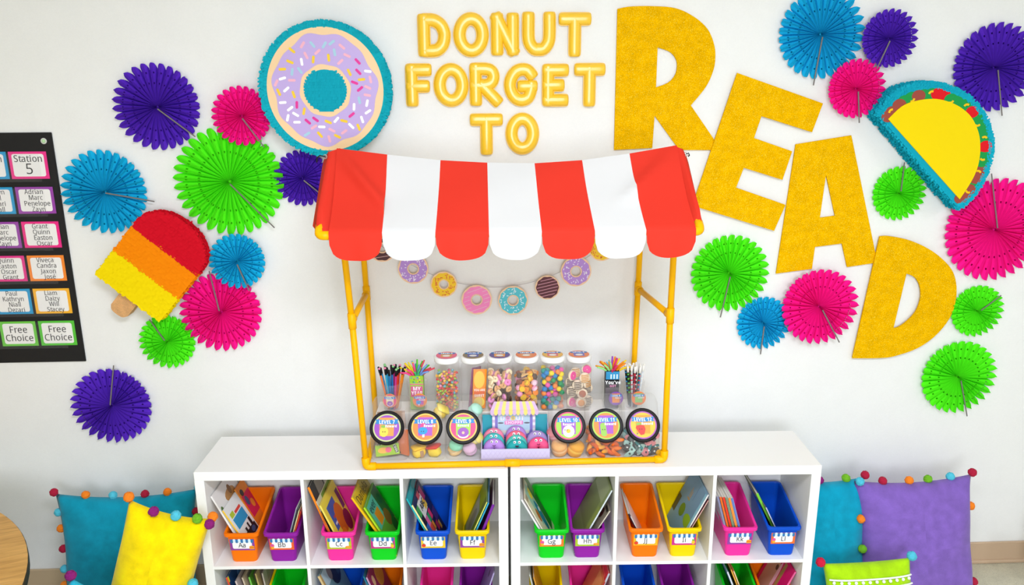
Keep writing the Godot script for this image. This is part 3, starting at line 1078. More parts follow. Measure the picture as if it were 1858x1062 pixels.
# lean in degrees (left is positive), outer top corner of the spine side x and y, front z, thickness, cover depth, cover, spine, pictures on the cover, label
func book(lean: float, x: float, y: float, z: float, t: float, w: float, cover: String, spine: String, pictures: Array, label: String, ground := MID + 0.006, group := "books in the bins", text := [], spine_text := "") -> void:
	var L := deg_to_rad(lean)
	z = minf(z, 0.2555)
	var len := (y - ground - (sin(absf(L)) * t)) / cos(L)
	var sgn := 1.0 if lean >= 0.0 else -1.0
	var base := V(x + sin(L) * len + sgn * cos(L) * t / 2, y - cos(L) * len + sgn * sin(L) * t / 2, z)
	var o := thing("book", label, "book", base, V(0, 0, L), group)
	var st := S()
	var b := minf(0.0016, t * 0.3)
	for s in [-1, 1]:
		box(st, V(s * (t - b) / 2, len / 2, -w / 2), V(b, len, w), Basis(), b * 0.3)
	part("cover", st, plastic(cover, 0.35), o)
	st = S()
	box(st, V(0, len / 2, -b / 2), V(t * 1.01, len, b), Basis(), b * 0.3)
	var sp := part("spine", st, plastic(spine, 0.35), o)
	if spine_text:
		writing("lettering", spine_text, t * 0.95, mat("d8541e", 0.5), sp, V(0, len * 0.45, 0.0002), Basis(Vector3(0, 0, 1), -PI / 2), true)
	st = S()
	box(st, V(0, len / 2 - 0.001, -w / 2 - b * 0.4), V(t - 2 * b, len - 0.005, w - b - 0.003))
	part("pages", st, mat("e9e4d8", 0.85), o)
	var at := Transform3D(Basis(V(0, 0, -1), V(0, 1, 0), V(1, 0, 0)), V(t / 2, 0, 0))
	if lean < 0.0:
		at = Transform3D(Basis(V(0, 0, 1), V(0, 1, 0), V(-1, 0, 0)), V(-t / 2, 0, -w))
	if pictures.size():
		st = S()
		var n := 0
		for p in pictures:
			n += 1
			var zz := 0.0002 + 0.00008 * n
			if p[1] == "o":
				art(st, p[0], oval((p[2] + p[4]) / 2 * w, (p[3] + p[5]) / 2 * len, absf(p[4] - p[2]) / 2 * w, absf(p[5] - p[3]) / 2 * len, 14), zz, at)
			else:
				art(st, p[0], rect(p[2] * w, p[3] * len, p[4] * w, p[5] * len), zz, at)
		part("cover_print", st, printed(), o)
	if text.size():
		writing("lettering", text[0], text[1], mat(text[2], 0.5), o, at * V(text[3] * w, text[4] * len, 0.0016), at.basis, text.size() > 5)


func build_books() -> void:
	# bin Aa
	book(24.5, -1.0665, 0.6, 0.262, 0.006, 0.2, "f1ece8", "f6f2ee", [["c08a4a", "o", 0.35, 0.72, 0.8, 0.88], ["8a5a2a", "o", 0.55, 0.78, 0.68, 0.92], ["5a7a3a", "o", 0.03, 0.7, 0.12, 0.8], ["3a3a2a", "o", 0.75, 0.9, 0.95, 0.97], ["cdb8b8", "r", 0.1, 0.66, 0.95, 0.68]], "tall white book with a brown animal cover, tallest in the bin labelled Aa")
	book(27.5, -1.031, 0.543, 0.264, 0.0055, 0.135, "f2f2ef", "f9c814", [["1f9bd0", "r", 0.12, 0.55, 0.85, 0.75], ["e2463c", "r", 0.4, 0.77, 0.8, 0.82], ["b8cf3a", "r", 0.12, 0.77, 0.35, 0.86], ["20242c", "r", 0.3, 0.26, 0.95, 0.4], ["20242c", "r", 0.36, 0.4, 0.46, 0.47], ["20242c", "r", 0.56, 0.4, 0.64, 0.5], ["20242c", "r", 0.74, 0.4, 0.86, 0.54], ["3a5a8a", "o", 0.6, 0.28, 0.85, 0.38]], "white book with yellow spine and blue title band, in the bin labelled Aa")
	book(26.0, -1.032, 0.551, 0.118, 0.005, 0.09, "f08a28", "f6a040", [["d81f5a", "r", 0.1, 0.4, 0.95, 0.82], ["3a5a8a", "o", 0.2, 0.6, 0.5, 0.78], ["1f2024", "o", 0.15, 0.8, 0.45, 0.92], ["f6a040", "o", 0.5, 0.5, 0.8, 0.66]], "orange and crimson book at the back of the bin labelled Aa")
	# bin Bb
	for k in 4:
		book(-16.8 - 0.3 * k, -0.7625 + 0.0048 * k, 0.549 - 0.004 * k, 0.262, 0.0042, 0.17, ["d8dce0", "3a3f46", "e9c890", "e2342a"][k], ["aab4c0", "3a3f46", "f2d9a0", "e84a32"][k], [], ["thin grey booklet, first of four leaning in the bin labelled Bb", "thin black booklet leaning in the bin labelled Bb", "thin cream booklet leaning in the bin labelled Bb", "thin red booklet, last of four leaning in the bin labelled Bb"][k])
	# bin Cc
	book(19.1, -0.7195, 0.632, 0.262, 0.0085, 0.21, "2e2a2c", "f58a24", [["8a8078", "r", 0.25, 0.8, 0.6, 0.98], ["5a3a34", "o", 0.3, 0.6, 0.7, 0.8], ["b8b0a8", "r", 0.65, 0.5, 0.98, 0.96]], "black book with an orange spine, tallest in the bin labelled Cc", MID + 0.006, "books in the bins", [], "CLUMSY CRAB")
	book(16.8, -0.6935, 0.576, 0.262, 0.004, 0.2, "d6cfb4", "efe8d8", [["7a9a3a", "r", 0.3, 0.8, 0.98, 0.98], ["4a4a3a", "o", 0.5, 0.84, 0.7, 0.94]], "thin cream and green book behind the yellow one in the bin labelled Cc")
	book(22.4, -0.683, 0.559, 0.264, 0.0075, 0.2, "f3d94a", "f7e26a", [["3f5fb0", "r", 0.14, 0.42, 0.6, 0.86], ["c04a4a", "r", 0.25, 0.6, 0.4, 0.64], ["e0e0e8", "r", 0.2, 0.5, 0.5, 0.54], ["d9701e", "o", 0.3, 0.2, 0.75, 0.75], ["8a2a4a", "o", 0.6, 0.12, 0.95, 0.5], ["6a3a6a", "r", 0.8, 0.5, 0.95, 0.85], ["f08a1e", "o", 0.25, 0.1, 0.5, 0.35]], "yellow book with an orange and purple picture, in the bin labelled Cc")
	# bin Dd
	book(30.4, -0.567, 0.588, 0.262, 0.0085, 0.19, "e8bd1e", "f6c41a", [["b89a3a", "r", 0.55, 0.55, 1.0, 1.0], ["d9b82a", "r", 0.0, 0.5, 0.08, 1.0]], "yellow book with a handwritten title in the bin labelled Dd", MID + 0.02, "books in the bins", ["Daniela", 0.045, "6a5218", 0.45, 0.88])
	book(28.4, -0.525, 0.548, 0.266, 0.0075, 0.185, "6fa83a", "b4e02a", [["57b8a0", "r", 0.06, 0.5, 0.6, 0.96], ["e08a1e", "r", 0.2, 0.52, 0.5, 0.76], ["2f5a34", "r", 0.6, 0.3, 0.98, 0.98], ["8a5a2a", "o", 0.5, 0.3, 0.85, 0.6], ["2f6a34", "o", 0.65, 0.1, 0.95, 0.36], ["1f4a3a", "o", 0.7, 0.66, 0.9, 0.86], ["7ac4b4", "r", 0.05, 0.2, 0.25, 0.3]], "green picture book with an orange square, in the bin labelled Dd", MID + 0.006, "books in the bins", ["ever", 0.04, "2a4a4a", 0.3, 0.86])
	# bin Ee
	book(25.5, -0.37, 0.583, 0.262, 0.0045, 0.2, "16a6ae", "1fb4ba", [["8a4a4a", "r", 0.62, 0.7, 0.98, 0.9], ["12808a", "r", 0.5, 0.92, 1.0, 1.0]], "turquoise book in the bin labelled Ee")
	book(26.4, -0.352, 0.556, 0.266, 0.006, 0.19, "24254a", "f1e9a0", [["e9e4e0", "r", 0.2, 0.62, 0.66, 0.9], ["f2c42a", "r", 0.5, 0.64, 0.72, 0.8], ["3fa34a", "r", 0.04, 0.72, 0.2, 0.9], ["1e1c20", "r", 0.04, 0.56, 0.2, 0.72], ["2f6ac0", "r", 0.04, 0.4, 0.2, 0.56], ["8a3aa8", "r", 0.04, 0.24, 0.2, 0.4], ["e86aa8", "r", 0.2, 0.46, 0.36, 0.62], ["e8503a", "r", 0.2, 0.3, 0.38, 0.46], ["c0245a", "r", 0.66, 0.74, 0.85, 0.96], ["c8404a", "r", 0.4, 0.88, 0.6, 0.98], ["2fa05a", "r", 0.36, 0.46, 0.5, 0.6], ["e83a6a", "r", 0.52, 0.44, 0.66, 0.6], ["f29a1e", "r", 0.4, 0.3, 0.5, 0.44], ["f0f0f0", "r", 0.3, 0.14, 0.42, 0.3], ["4a2a6a", "r", 0.7, 0.3, 0.95, 0.5], ["c02a4a", "r", 0.55, 0.2, 0.7, 0.34], ["d9a02a", "r", 0.72, 0.14, 0.82, 0.28]], "book with a patchwork cover of coloured squares in the bin labelled Ee", MID + 0.006, "books in the bins", ["ABC", 0.035, "2a2a30", 0.45, 0.78, 1])
	# bin Ff
	book(-23.0, -0.078, 0.566, 0.264, 0.0045, 0.2, "69902a", "eaf07a", [["7a8aa0", "r", 0.1, 0.1, 0.75, 0.7], ["5a6a8a", "o", 0.3, 0.2, 0.7, 0.6], ["4a6a22", "r", 0.78, 0.0, 1.0, 1.0]], "green book with a grey picture in the bin labelled Ff")
	book(-22.4, -0.0718, 0.562, 0.262, 0.0055, 0.19, "2a8ac0", "3fb4dc", [], "narrow blue spined book between two others in the bin labelled Ff")
	book(-20.6, -0.052, 0.555, 0.262, 0.0105, 0.19, "4a1f4a", "7d2fa0", [], "thick purple book, rightmost in the bin labelled Ff")
	# bin Gg
	book(28.5, 0.041, 0.573, 0.262, 0.007, 0.2, "f2f0f0", "f4f2f0", [["cfc8c0", "r", 0.05, 0.85, 0.95, 0.98]], "white spined book behind the picture book in the bin labelled Gg")
	book(27.4, 0.0525, 0.577, 0.264, 0.005, 0.2, "e8d9bd", "f0e6d4", [["9ac0b0", "r", 0.25, 0.4, 0.6, 0.98], ["2a6a9a", "o", 0.35, 0.2, 0.62, 0.72], ["f2d42a", "o", 0.42, 0.74, 0.66, 0.92], ["c05a2a", "o", 0.18, 0.46, 0.36, 0.68], ["2f5a34", "r", 0.64, 0.1, 0.98, 0.9], ["6a8a4a", "r", 0.75, 0.7, 0.98, 0.98], ["b89a80", "r", 0.05, 0.9, 0.22, 0.98], ["e8e8f0", "o", 0.5, 0.5, 0.6, 0.58]], "cream picture book with blue and yellow figures in the bin labelled Gg")
	# bin Hh
	book(-26.5, 0.3715, 0.606, 0.264, 0.006, 0.21, "8d9a5a", "e2eef0", [["7d8a4a", "r", 0.0, 0.3, 0.8, 0.75], ["a0a878", "r", 0.1, 0.75, 0.9, 0.98], ["9aa84a", "r", 0.86, 0.1, 0.98, 0.7]], "large plain olive green book in the bin labelled Hh")
	book(-30.5, 0.366, 0.524, 0.258, 0.0045, 0.17, "a89a88", "e8e0cc", [["5a2a2a", "o", 0.6, 0.7, 0.8, 0.9], ["3a3430", "r", 0.7, 0.92, 0.95, 0.98]], "small brown book leaning behind the olive one in the bin labelled Hh")
	# bin Jj
	book(26.0, 0.43, 0.508, 0.25, 0.0065, 0.19, "d4cfc4", "3a2a34", [["8a8478", "r", 0.1, 0.7, 0.9, 0.95]], "grey and black book, left one in the bin labelled Jj")
	book(25.6, 0.4392, 0.5, 0.252, 0.0026, 0.18, "f0eae4", "f6f2ee", [], "thin white booklet beside the black one in the bin labelled Jj")
	# bin Ii
	book(-25.0, 0.7195, 0.585, 0.264, 0.005, 0.21, "7fa4bd", "ece8e0", [["6f94b0", "r", 0.0, 0.4, 0.9, 0.98], ["b08a4a", "o", 0.4, 0.68, 0.43, 0.84], ["b08a4a", "o", 0.46, 0.66, 0.49, 0.8], ["b08a4a", "o", 0.36, 0.64, 0.52, 0.67], ["5f84a4", "o", 0.6, 0.7, 0.63, 0.96], ["8fb42a", "o", 0.62, 0.36, 0.98, 0.54], ["6a8a2a", "o", 0.3, 0.36, 0.55, 0.56], ["8fc8dc", "r", 0.93, 0.3, 1.0, 0.98], ["4a4438", "r", 0.0, 0.3, 0.16, 0.56]], "large pale blue picture book with green hills in the bin labelled Ii")
	book(-26.3, 0.72, 0.562, 0.258, 0.004, 0.18, "6a2a34", "e2b4a8", [], "thin maroon book behind the blue one in the bin labelled Ii")
	# bin Kk
	for k in 6:
		book(15.6 + 0.15 * k, 0.747 + 0.0105 * k, 0.577 - 0.0014 * k, 0.262, 0.0085 - 0.0008 * (k % 2), 0.165, ["cfcad4", "e9e2d8", "efe6dc", "e2dccc", "e6e2dc", "ecdcd8"][k], ["8a8aa8", "f2702a", "e8402a", "6f8a6a", "f08a2a", "5a7ac0"][k],
			[["e2dcdc", "r", 0.05, 0.8, 0.95, 0.98]], ["slim book with lilac spine", "slim book with orange spine", "slim book with red spine", "slim book with grey green spine", "slim book with amber spine", "slim book with blue spine, nearest the empty side"][k] + " in the bin labelled Kk")
	# bin Ll
	book(26.6, 0.908, 0.556, 0.2, 0.009, 0.16, "5a6a3a", "7ccf3e", [], "bright green spined book in the bin labelled Ll")
	book(26.4, 0.934, 0.521, 0.238, 0.004, 0.19, "3a3a44", "c8d0dc", [], "thin silver edged book beside the green one in the bin labelled Ll")
	# lower row
	var G := OUT + 0.006
	var g2 := "books in the lower bins"
	book(14.0, -1.049, 0.262, 0.245, 0.007, 0.19, "1f3f6a", "e2563c", [["4a7ab0", "o", 0.4, 0.7, 0.6, 0.9], ["f2d42a", "r", 0.0, 0.9, 0.05, 1.0]], "navy book with a red spine in the yellow bin below Aa", G, g2)
	for k in 5:
		book(15.0 - 2.0 * k, -1.018 + 0.021 * k, 0.243 + 0.006 * (k % 2), 0.24 - 0.012 * k, 0.006, 0.17, ["b4a4a0", "bda58a", "4f8a2a", "b8a070", "a8988c"][k], ["d9c8c4", "e2cdb4", "7fd05a", "d9c07a", "d4c8bc"][k], [["8a7a70", "r", 0.2, 0.75, 0.9, 0.95]], ["mauve grey magazine", "tan magazine", "grass green magazine", "straw coloured magazine", "pale brown magazine, nearest the empty side"][k] + " in the yellow bin below Aa", G, g2)
	book(22.0, -0.709, 0.265, 0.25, 0.008, 0.2, "6f8f98", "d9bd84", [["2a2c38", "o", 0.4, 0.5, 0.9, 0.9], ["b8ccd4", "r", 0.05, 0.72, 0.35, 0.98], ["3a4a5a", "r", 0.7, 0.6, 0.98, 0.98], ["c8a05a", "r", 0.0, 0.0, 0.06, 1.0], ["8a7a74", "o", 0.3, 0.7, 0.5, 0.95]], "book with a dark grey and silver picture in the blue bin below Cc", G, g2)
	book(20.0, -0.542, 0.262, 0.25, 0.005, 0.19, "2f6a80", "1f7a94", [], "teal book in the orange bin below Dd", G, g2)
	book(20.0, -0.532, 0.258, 0.25, 0.006, 0.185, "8a2a5a", "b8a0c0", [["c48a3a", "o", 0.4, 0.5, 0.9, 0.95], ["d9b48a", "o", 0.15, 0.7, 0.3, 0.9]], "maroon book with a golden picture in the orange bin below Dd", G, g2)
	book(-17.0, -0.056, 0.27, 0.25, 0.005, 0.19, "9d90c4", "b4a8d4", [["3a3448", "o", 0.55, 0.7, 0.62, 0.84]], "lavender book leaning in the purple bin below Ff", G, g2)
	book(12.0, 0.071, 0.262, 0.25, 0.006, 0.19, "a8aca0", "c8ccc0", [], "pale grey book in the yellow bin below Gg", G, g2)
	book(14.0, 0.086, 0.25, 0.25, 0.006, 0.18, "c88a2a", "d99a3a", [], "amber book beside the grey one in the yellow bin below Gg", G, g2)
	book(-20.0, 0.372, 0.262, 0.25, 0.007, 0.2, "e23a44", "b8c8d4", [["6a5a7a", "r", 0.1, 0.55, 0.5, 0.98], ["3a5aa0", "o", 0.3, 0.2, 0.7, 0.5], ["f05a54", "r", 0.6, 0.6, 0.9, 0.9]], "red picture book leaning in the pink bin below Hh", G, g2)
	book(-24.0, 0.355, 0.23, 0.256, 0.005, 0.18, "e27a4a", "c83a3a", [["f0a060", "r", 0.5, 0.5, 0.9, 0.95]], "orange book in front of the red one in the pink bin below Hh", G, g2)
	book(22.0, 0.806, 0.262, 0.25, 0.006, 0.2, "4a7aa8", "d9dce8", [["5a8ab4", "r", 0.1, 0.2, 0.9, 0.9], ["e8d43a", "r", 0.62, 0.0, 0.66, 1.0], ["c8d0d8", "o", 0.2, 0.3, 0.5, 0.5]], "blue book in the green bin below Kk", G, g2)
	for k in 2:
		book(22.0, 0.824 + 0.01 * k, 0.262 - 0.006 * k, 0.236, 0.0045, 0.19, ["f2a02a", "f07a1e"][k], ["f6b44a", "f4d0a0"][k], [["f6d45a", "r", 0.1, 0.0, 0.2, 1.0]], ["yellow orange book behind the blue one in the green bin below Kk", "deep orange book behind the blue one in the green bin below Kk"][k], G, g2)
	book(-24.0, 1.066, 0.258, 0.25, 0.007, 0.2, "d8146a", "f06aa0", [["a8804a", "r", 0.62, 0.3, 0.72, 0.95], ["c89a80", "r", 0.1, 0.1, 0.55, 0.85], ["5a3a34", "o", 0.4, 0.7, 0.5, 0.8], ["f0b8c8", "o", 0.5, 0.3, 0.6, 0.9]], "hot pink book leaning in the orange bin below Ll", G, g2)


# ---------------------------------------------------------------- market stall
func build_stall() -> void:
	var yel := plastic("fdb902", 0.36)
	var o := thing("stall_frame", "yellow pipe frame of the market stall standing on the shelves", "frame")
	var r := 0.0108
	var y0 := TOP + 0.0125
	var FL := [V(-0.5, y0, 0.283), V(-0.5195, 1.26, 0.283), V(-0.556, 1.8, 0.25)]
	var FR := [V(0.551, y0, 0.252), V(0.5485, 1.26, 0.252), V(0.556, 1.8, 0.236)]
	var RL := [V(-0.516, y0, -0.062), V(-0.528, 1.262, -0.068), V(-0.536, 1.56, -0.07)]
	var RR := [V(0.49, y0, -0.1), V(0.4985, 1.262, -0.104), V(0.503, 1.56, -0.105)]
	var EL := V(-0.572, 1.581, 0.45)
	var ER := V(0.585, 1.586, 0.45)
	var mid_f := V(0.012, y0, 0.268)
	for p in [[FL[0], FL[1]], [FL[1], FL[2]], [FR[0], FR[1]], [FR[1], FR[2]], [RL[0], RL[1]], [RL[1], RL[2]], [RR[0], RR[1]], [RR[1], RR[2]], [FL[0], mid_f], [mid_f, FR[0]], [FL[0], RL[0]], [FR[0], RR[0]], [RL[0], RR[0]], [FL[1], RL[1]], [FR[1], RR[1]], [RL[2], RR[2]], [FL[2], EL], [FR[2], ER], [EL, ER]]:
		var st := S(true)
		tube(st, [p[0], p[1]], r, 16)
		part("pipe", st, yel, o)
	for c in [[FL[0], FL[1], mid_f], [FR[0], FR[1], mid_f], [RL[0], RL[1], RR[0]], [RR[0], RR[1], RL[0]], [EL, FL[2], ER], [ER, FR[2], EL], [RL[2], RL[1], RR[2]], [RR[2], RR[1], RL[2]]]:
		var st := S(true)
		var a: Vector3 = (c[1] - c[0]).normalized() * 0.034
		var b: Vector3 = (c[2] - c[0]).normalized() * 0.034
		var pts := [c[0] + a, c[0] + a * 0.45]
		for k in range(1, 4):
			var f := k / 4.0
			pts.append(c[0] + a * 0.45 * (1 - f) * (1 - f) + b * 0.45 * f * f)
		pts.append_array([c[0] + b * 0.45, c[0] + b])
		tube(st, pts, 0.0142, 16)
		part("elbow", st, yel, o)
	for c in [[FL[1], FL[0], RL[1]], [FR[1], FR[0], RR[1]], [RL[1], RL[0], FL[1]], [RR[1], RR[0], FR[1]], [mid_f, FL[0], mid_f + V(0, 0, 0.0001)], [FL[2], FL[1], EL], [FR[2], FR[1], ER]]:
		var st := S(true)
		var a: Vector3 = (c[0] - c[1]).normalized()
		tube(st, [c[0] - a * 0.026, c[0] + a * (0.026 if c[0] != FL[2] and c[0] != FR[2] else 0.012)], 0.0138, 16)
		var d: Vector3 = c[2] - c[0]
		if d.length() > 0.01:
			tube(st, [c[0], c[0] + d.normalized() * 0.03], 0.0136, 16)
		part("tee", st, yel, o)

	# the cloth: seam points at the top edge and along the front pipe
	o = thing("awning", "red and white striped cloth awning with scalloped edge, tied to the stall frame", "awning")
	var tp := [V(-0.538, 1.827, 0.268), V(-0.38, 1.806, 0.266), V(-0.212, 1.787, 0.264), V(-0.063, 1.778, 0.263), V(0.088, 1.775, 0.262), V(0.24, 1.784, 0.262), V(0.391, 1.804, 0.262), V(0.542, 1.829, 0.258)]
	var fp := [V(-0.539, 1.592, 0.464), V(-0.378, 1.592, 0.466), V(-0.218, 1.592, 0.466), V(-0.057, 1.592, 0.466), V(0.102, 1.592, 0.466), V(0.262, 1.593, 0.466), V(0.417, 1.594, 0.466), V(0.568, 1.596, 0.464)]
	var red := cloth("dc3626")
	var white := cloth("d9d8d6")
	for i in 7:
		var st := S(true)
		var front := []
		var nx := 16
		var ny := 14
		var grid := []
		for j in ny + 1:
			var row := []
			var f := float(j) / ny
			for k in nx + 1:
				var g := float(k) / nx
				var a: Vector3 = tp[i].lerp(tp[i + 1], g)
				var b: Vector3 = fp[i].lerp(fp[i + 1], g)
				var p := a.lerp(b, f)
				var x := (i + g) / 7.0
				p += V(0, 0.5, 0.6) * (-0.022 * sin(PI * f) * (0.7 + 0.3 * cos(TAU * x)) + 0.006 * sin(13.0 * x + 5.0 * f) * sin(PI * f) * (1 - f))
				var d1 := 0.0
				if i == 0:
					d1 = g * 0.95 - f * 1.5
					p += V(0, 0.5, 0.6) * (0.034 * exp(-pow((d1 + 0.02) / 0.15, 2.0)) * sin(PI * clampf(f * 1.25, 0, 1)) + 0.006 * exp(-pow((d1 - 0.38) / 0.14, 2.0)) * f)
				elif i >= 5:
					d1 = (7 - i - g) * 0.75 - f * 1.7
					p += V(0, 0.5, 0.6) * (0.026 * exp(-pow((d1 + 0.02) / 0.14, 2.0)) * sin(PI * clampf(f * 1.5, 0, 1)))
				row.append(p)
			grid.append(row)
		for j in 12:                          # over the pipe and down to the scallop
			var row := []
			var f := (j + 1) / 12.0
			for k in nx + 1:
				var g := float(k) / nx
				var low := 0.037 + 0.049 * sqrt(maxf(0.0, 1.0 - pow(absf(2 * g - 1), 2.6)))
				var b: Vector3 = fp[i].lerp(fp[i + 1], g)
				row.append(b + V((g - 0.5) * -0.004 * f, -low * f, 0.006 * sin(PI * f * 0.5) + 0.003 * sin(11.0 * (i + g)) * f))
			grid.append(row)
		for j in grid.size() - 1:
			for k in nx:
				quad(st, grid[j][k], grid[j + 1][k], grid[j + 1][k + 1], grid[j][k + 1])
		part("stripe", st, red if i % 2 == 0 else white, o)
	for s in 2:
		var P: Array = [V(-0.54, 1.829, 0.268), V(-0.566, 1.822, 0.245), V(-0.598, 1.783, 0.2), V(-0.6, 1.602, 0.4), V(-0.58, 1.588, 0.424), V(-0.542, 1.567, 0.468)] if s == 0 else [V(0.544, 1.83, 0.258), V(0.561, 1.823, 0.245), V(0.592, 1.78, 0.2), V(0.604, 1.597, 0.4), V(0.591, 1.58, 0.42), V(0.571, 1.571, 0.466)]
		var st := S(true)
		var rows := []
		for j in 13:
			var f := j / 12.0
			var a: Vector3 = P[0].lerp(P[5], f)
			a += V(0.012 if s == 0 else -0.012, 0, 0) + V(0, 0.5, 0.6) * (-0.03 * sin(PI * f)) + V(0, -0.002, -0.003)
			var b: Vector3 = P[1].lerp(P[2], minf(f * 5.0, 1.0)) if f < 0.2 else P[2].lerp(P[3], (f - 0.2) / 0.8)
			var row := []
			for k in 7:
				var g := k / 6.0
				var m := (FL[2] if s == 0 else FR[2]).lerp(EL if s == 0 else ER, f * 0.93) as Vector3
				m += V(-0.007 if s == 0 else 0.007, 0.016, 0.022)
				var q := a.lerp(m, minf(g * 2.0, 1.0)) if g < 0.5 else m.lerp(b, g * 2.0 - 1.0)
				if f > 0.85 and g > 0.2 and g < 0.9:
					q = q.lerp(P[4] + V(0, 0, 0.012), 0.6 * (f - 0.85) / 0.15)
				row.append(q)
			rows.append(row)
		for j in 12:
			for k in 6:
				if s == 0:
					quad(st, rows[j][k + 1], rows[j + 1][k + 1], rows[j + 1][k], rows[j][k])
				else:
					quad(st, rows[j][k], rows[j + 1][k], rows[j + 1][k + 1], rows[j][k + 1])
		part("end_flap", st, red, o)
		st = S()
		var m: Vector3 = P[1] + V(-0.012 if s == 0 else 0.012, -0.022, 0.016)
		var ring := []
		for k in 14:
			ring.append(m + V(0.006 * cos(TAU * k / 14), 0.006 * sin(TAU * k / 14), 0.003 * cos(TAU * k / 14)))
		tube(st, ring, 0.0016, 6, true)
		part("grommet", st, mat("d8d4cc", 0.3, 0.6), o)
		st = S()
		tube(st, [m, m + V(-0.016 if s == 0 else 0.006, 0.004, 0.004), m + V(-0.026 if s == 0 else 0.01, -0.004, 0.0), m + V(-0.03 if s == 0 else 0.01, -0.018 if s == 0 else -0.008, -0.01)], 0.0022, 6)
		part("cord_tie", st, mat("141414", 0.6), o)
	build_garland()


func cloth(h: String) -> StandardMaterial3D:
	var m := StandardMaterial3D.new()
	m.albedo_color = Color.html(h)
	m.roughness = 0.7
	m.metallic_specular = 0.25
	m.backlight_enabled = true
	m.backlight = Color.html(h) * 0.08
	return m


func build_garland() -> void:
	var o := thing("donut_garland", "string of paper donut cutouts hanging under the awning", "garland", on_wall(0, 0, 0.03), V(0, TH, 0))
	var spots := [[-0.465, 1.432, 0.053, "4a2024", "d9b0a8", 1], [-0.353, 1.35, 0.057, "b48ad6", "f4eefa", 0], [-0.24, 1.288, 0.05, "f6c80c", "e0602a", 0], [-0.117, 1.226, 0.058, "f587c0", "f9c8da", 1], [0.021, 1.221, 0.057, "53c2d0", "eaf6fa", 0], [0.152, 1.27, 0.047, "58202c", "e8a8b8", 2], [0.26, 1.331, 0.058, "b48ad6", "f4eefa", 0], [0.356, 1.42, 0.05, "f6c80c", "e0602a", 0]]
	var pts := []
	for k in 41:
		var x := -0.49 + 0.87 * k / 40.0
		pts.append(V(x, 1.262 + 0.92 * pow(x + 0.045, 2.0) + 0.012, 0.0))
	var st := S()
	tube(st, pts, 0.0012, 5)
	part("string", st, mat("b9b4b4", 0.8), o)
	for d in spots:
		var r: float = d[2]
		var at := Transform3D(Basis(Vector3(0, 0, 1), rng.randf_range(-0.2, 0.2)), V(d[0], d[1], 0.002))
		st = S()
		slab(st, oval(0, 0, r, r, 40), oval(0, 0, r * 0.32, r * 0.32, 24) if d[5] != 2 else NOHOLE, 0.0, 0.0012, at)
		var dn := part("paper_donut", st, mat("f5cda6", 0.7), o)
		var wavy := PackedVector2Array()
		for i in 60:
			var a := TAU * i / 60
			var w := 0.9 + 0.025 * cos(10 * a)
			wavy.append(Vector2(cos(a), sin(a)) * r * w)
		st = S()
		slab(st, wavy, oval(0, 0, r * 0.4, r * 0.4, 24) if d[5] != 2 else NOHOLE, 0.0012, 0.0018, at)
		part("icing", st, mat(d[3], 0.6), dn)
		st = S()
		if d[5] == 0:
			for k in 46:
				var a := rng.randf() * TAU
				var rr := rng.randf_range(0.48, 0.85) * r
				slab(st, round_rect(0.0075, 0.0026, 0.0012, 2), NOHOLE, 0.0018, 0.0021, at * Transform3D(Basis(Vector3(0, 0, 1), rng.randf() * PI), V(cos(a) * rr, sin(a) * rr, 0)))
		else:
			for k in 6:
				var y := r * (0.66 - 0.26 * k)
				var half := sqrt(maxf(0.0001, 0.74 * r * r - y * y))
				for sd in [-1, 1]:
					var run := []
					for q in 7:
						var x: float = lerpf(0.0 if absf(y) > r * 0.42 or d[5] == 2 else r * 0.44, half, q / 6.0) * sd
						run.append(at * V(x, y + x * 0.2, 0.0019))
					tube(st, run, 0.0011, 5, false, true, 0.5)
		part("sprinkles", st, mat(d[4], 0.6), dn)


# ---------------------------------------------------------------- what stands on the shelf top
func build_jars() -> void:
	var st := S()
	box(st, V(0, 0.065, 0.035), V(0.97, 0.13, 0.11), Basis(), 0.002)
	st.generate_normals()
	var riser := MeshInstance3D.new()
	riser.name = numbered("riser")
	riser.mesh = st.commit()
	riser.material_override = mat("efeae2", 0.5)
	add_child(riser)
	riser.position = V(-0.005, TOP, 0.0)
	tag(riser, "long cream step on the shelf top that carries the tall jars", "riser")
	tall_jars()
	cups()
	front_jars()
	donut_display()


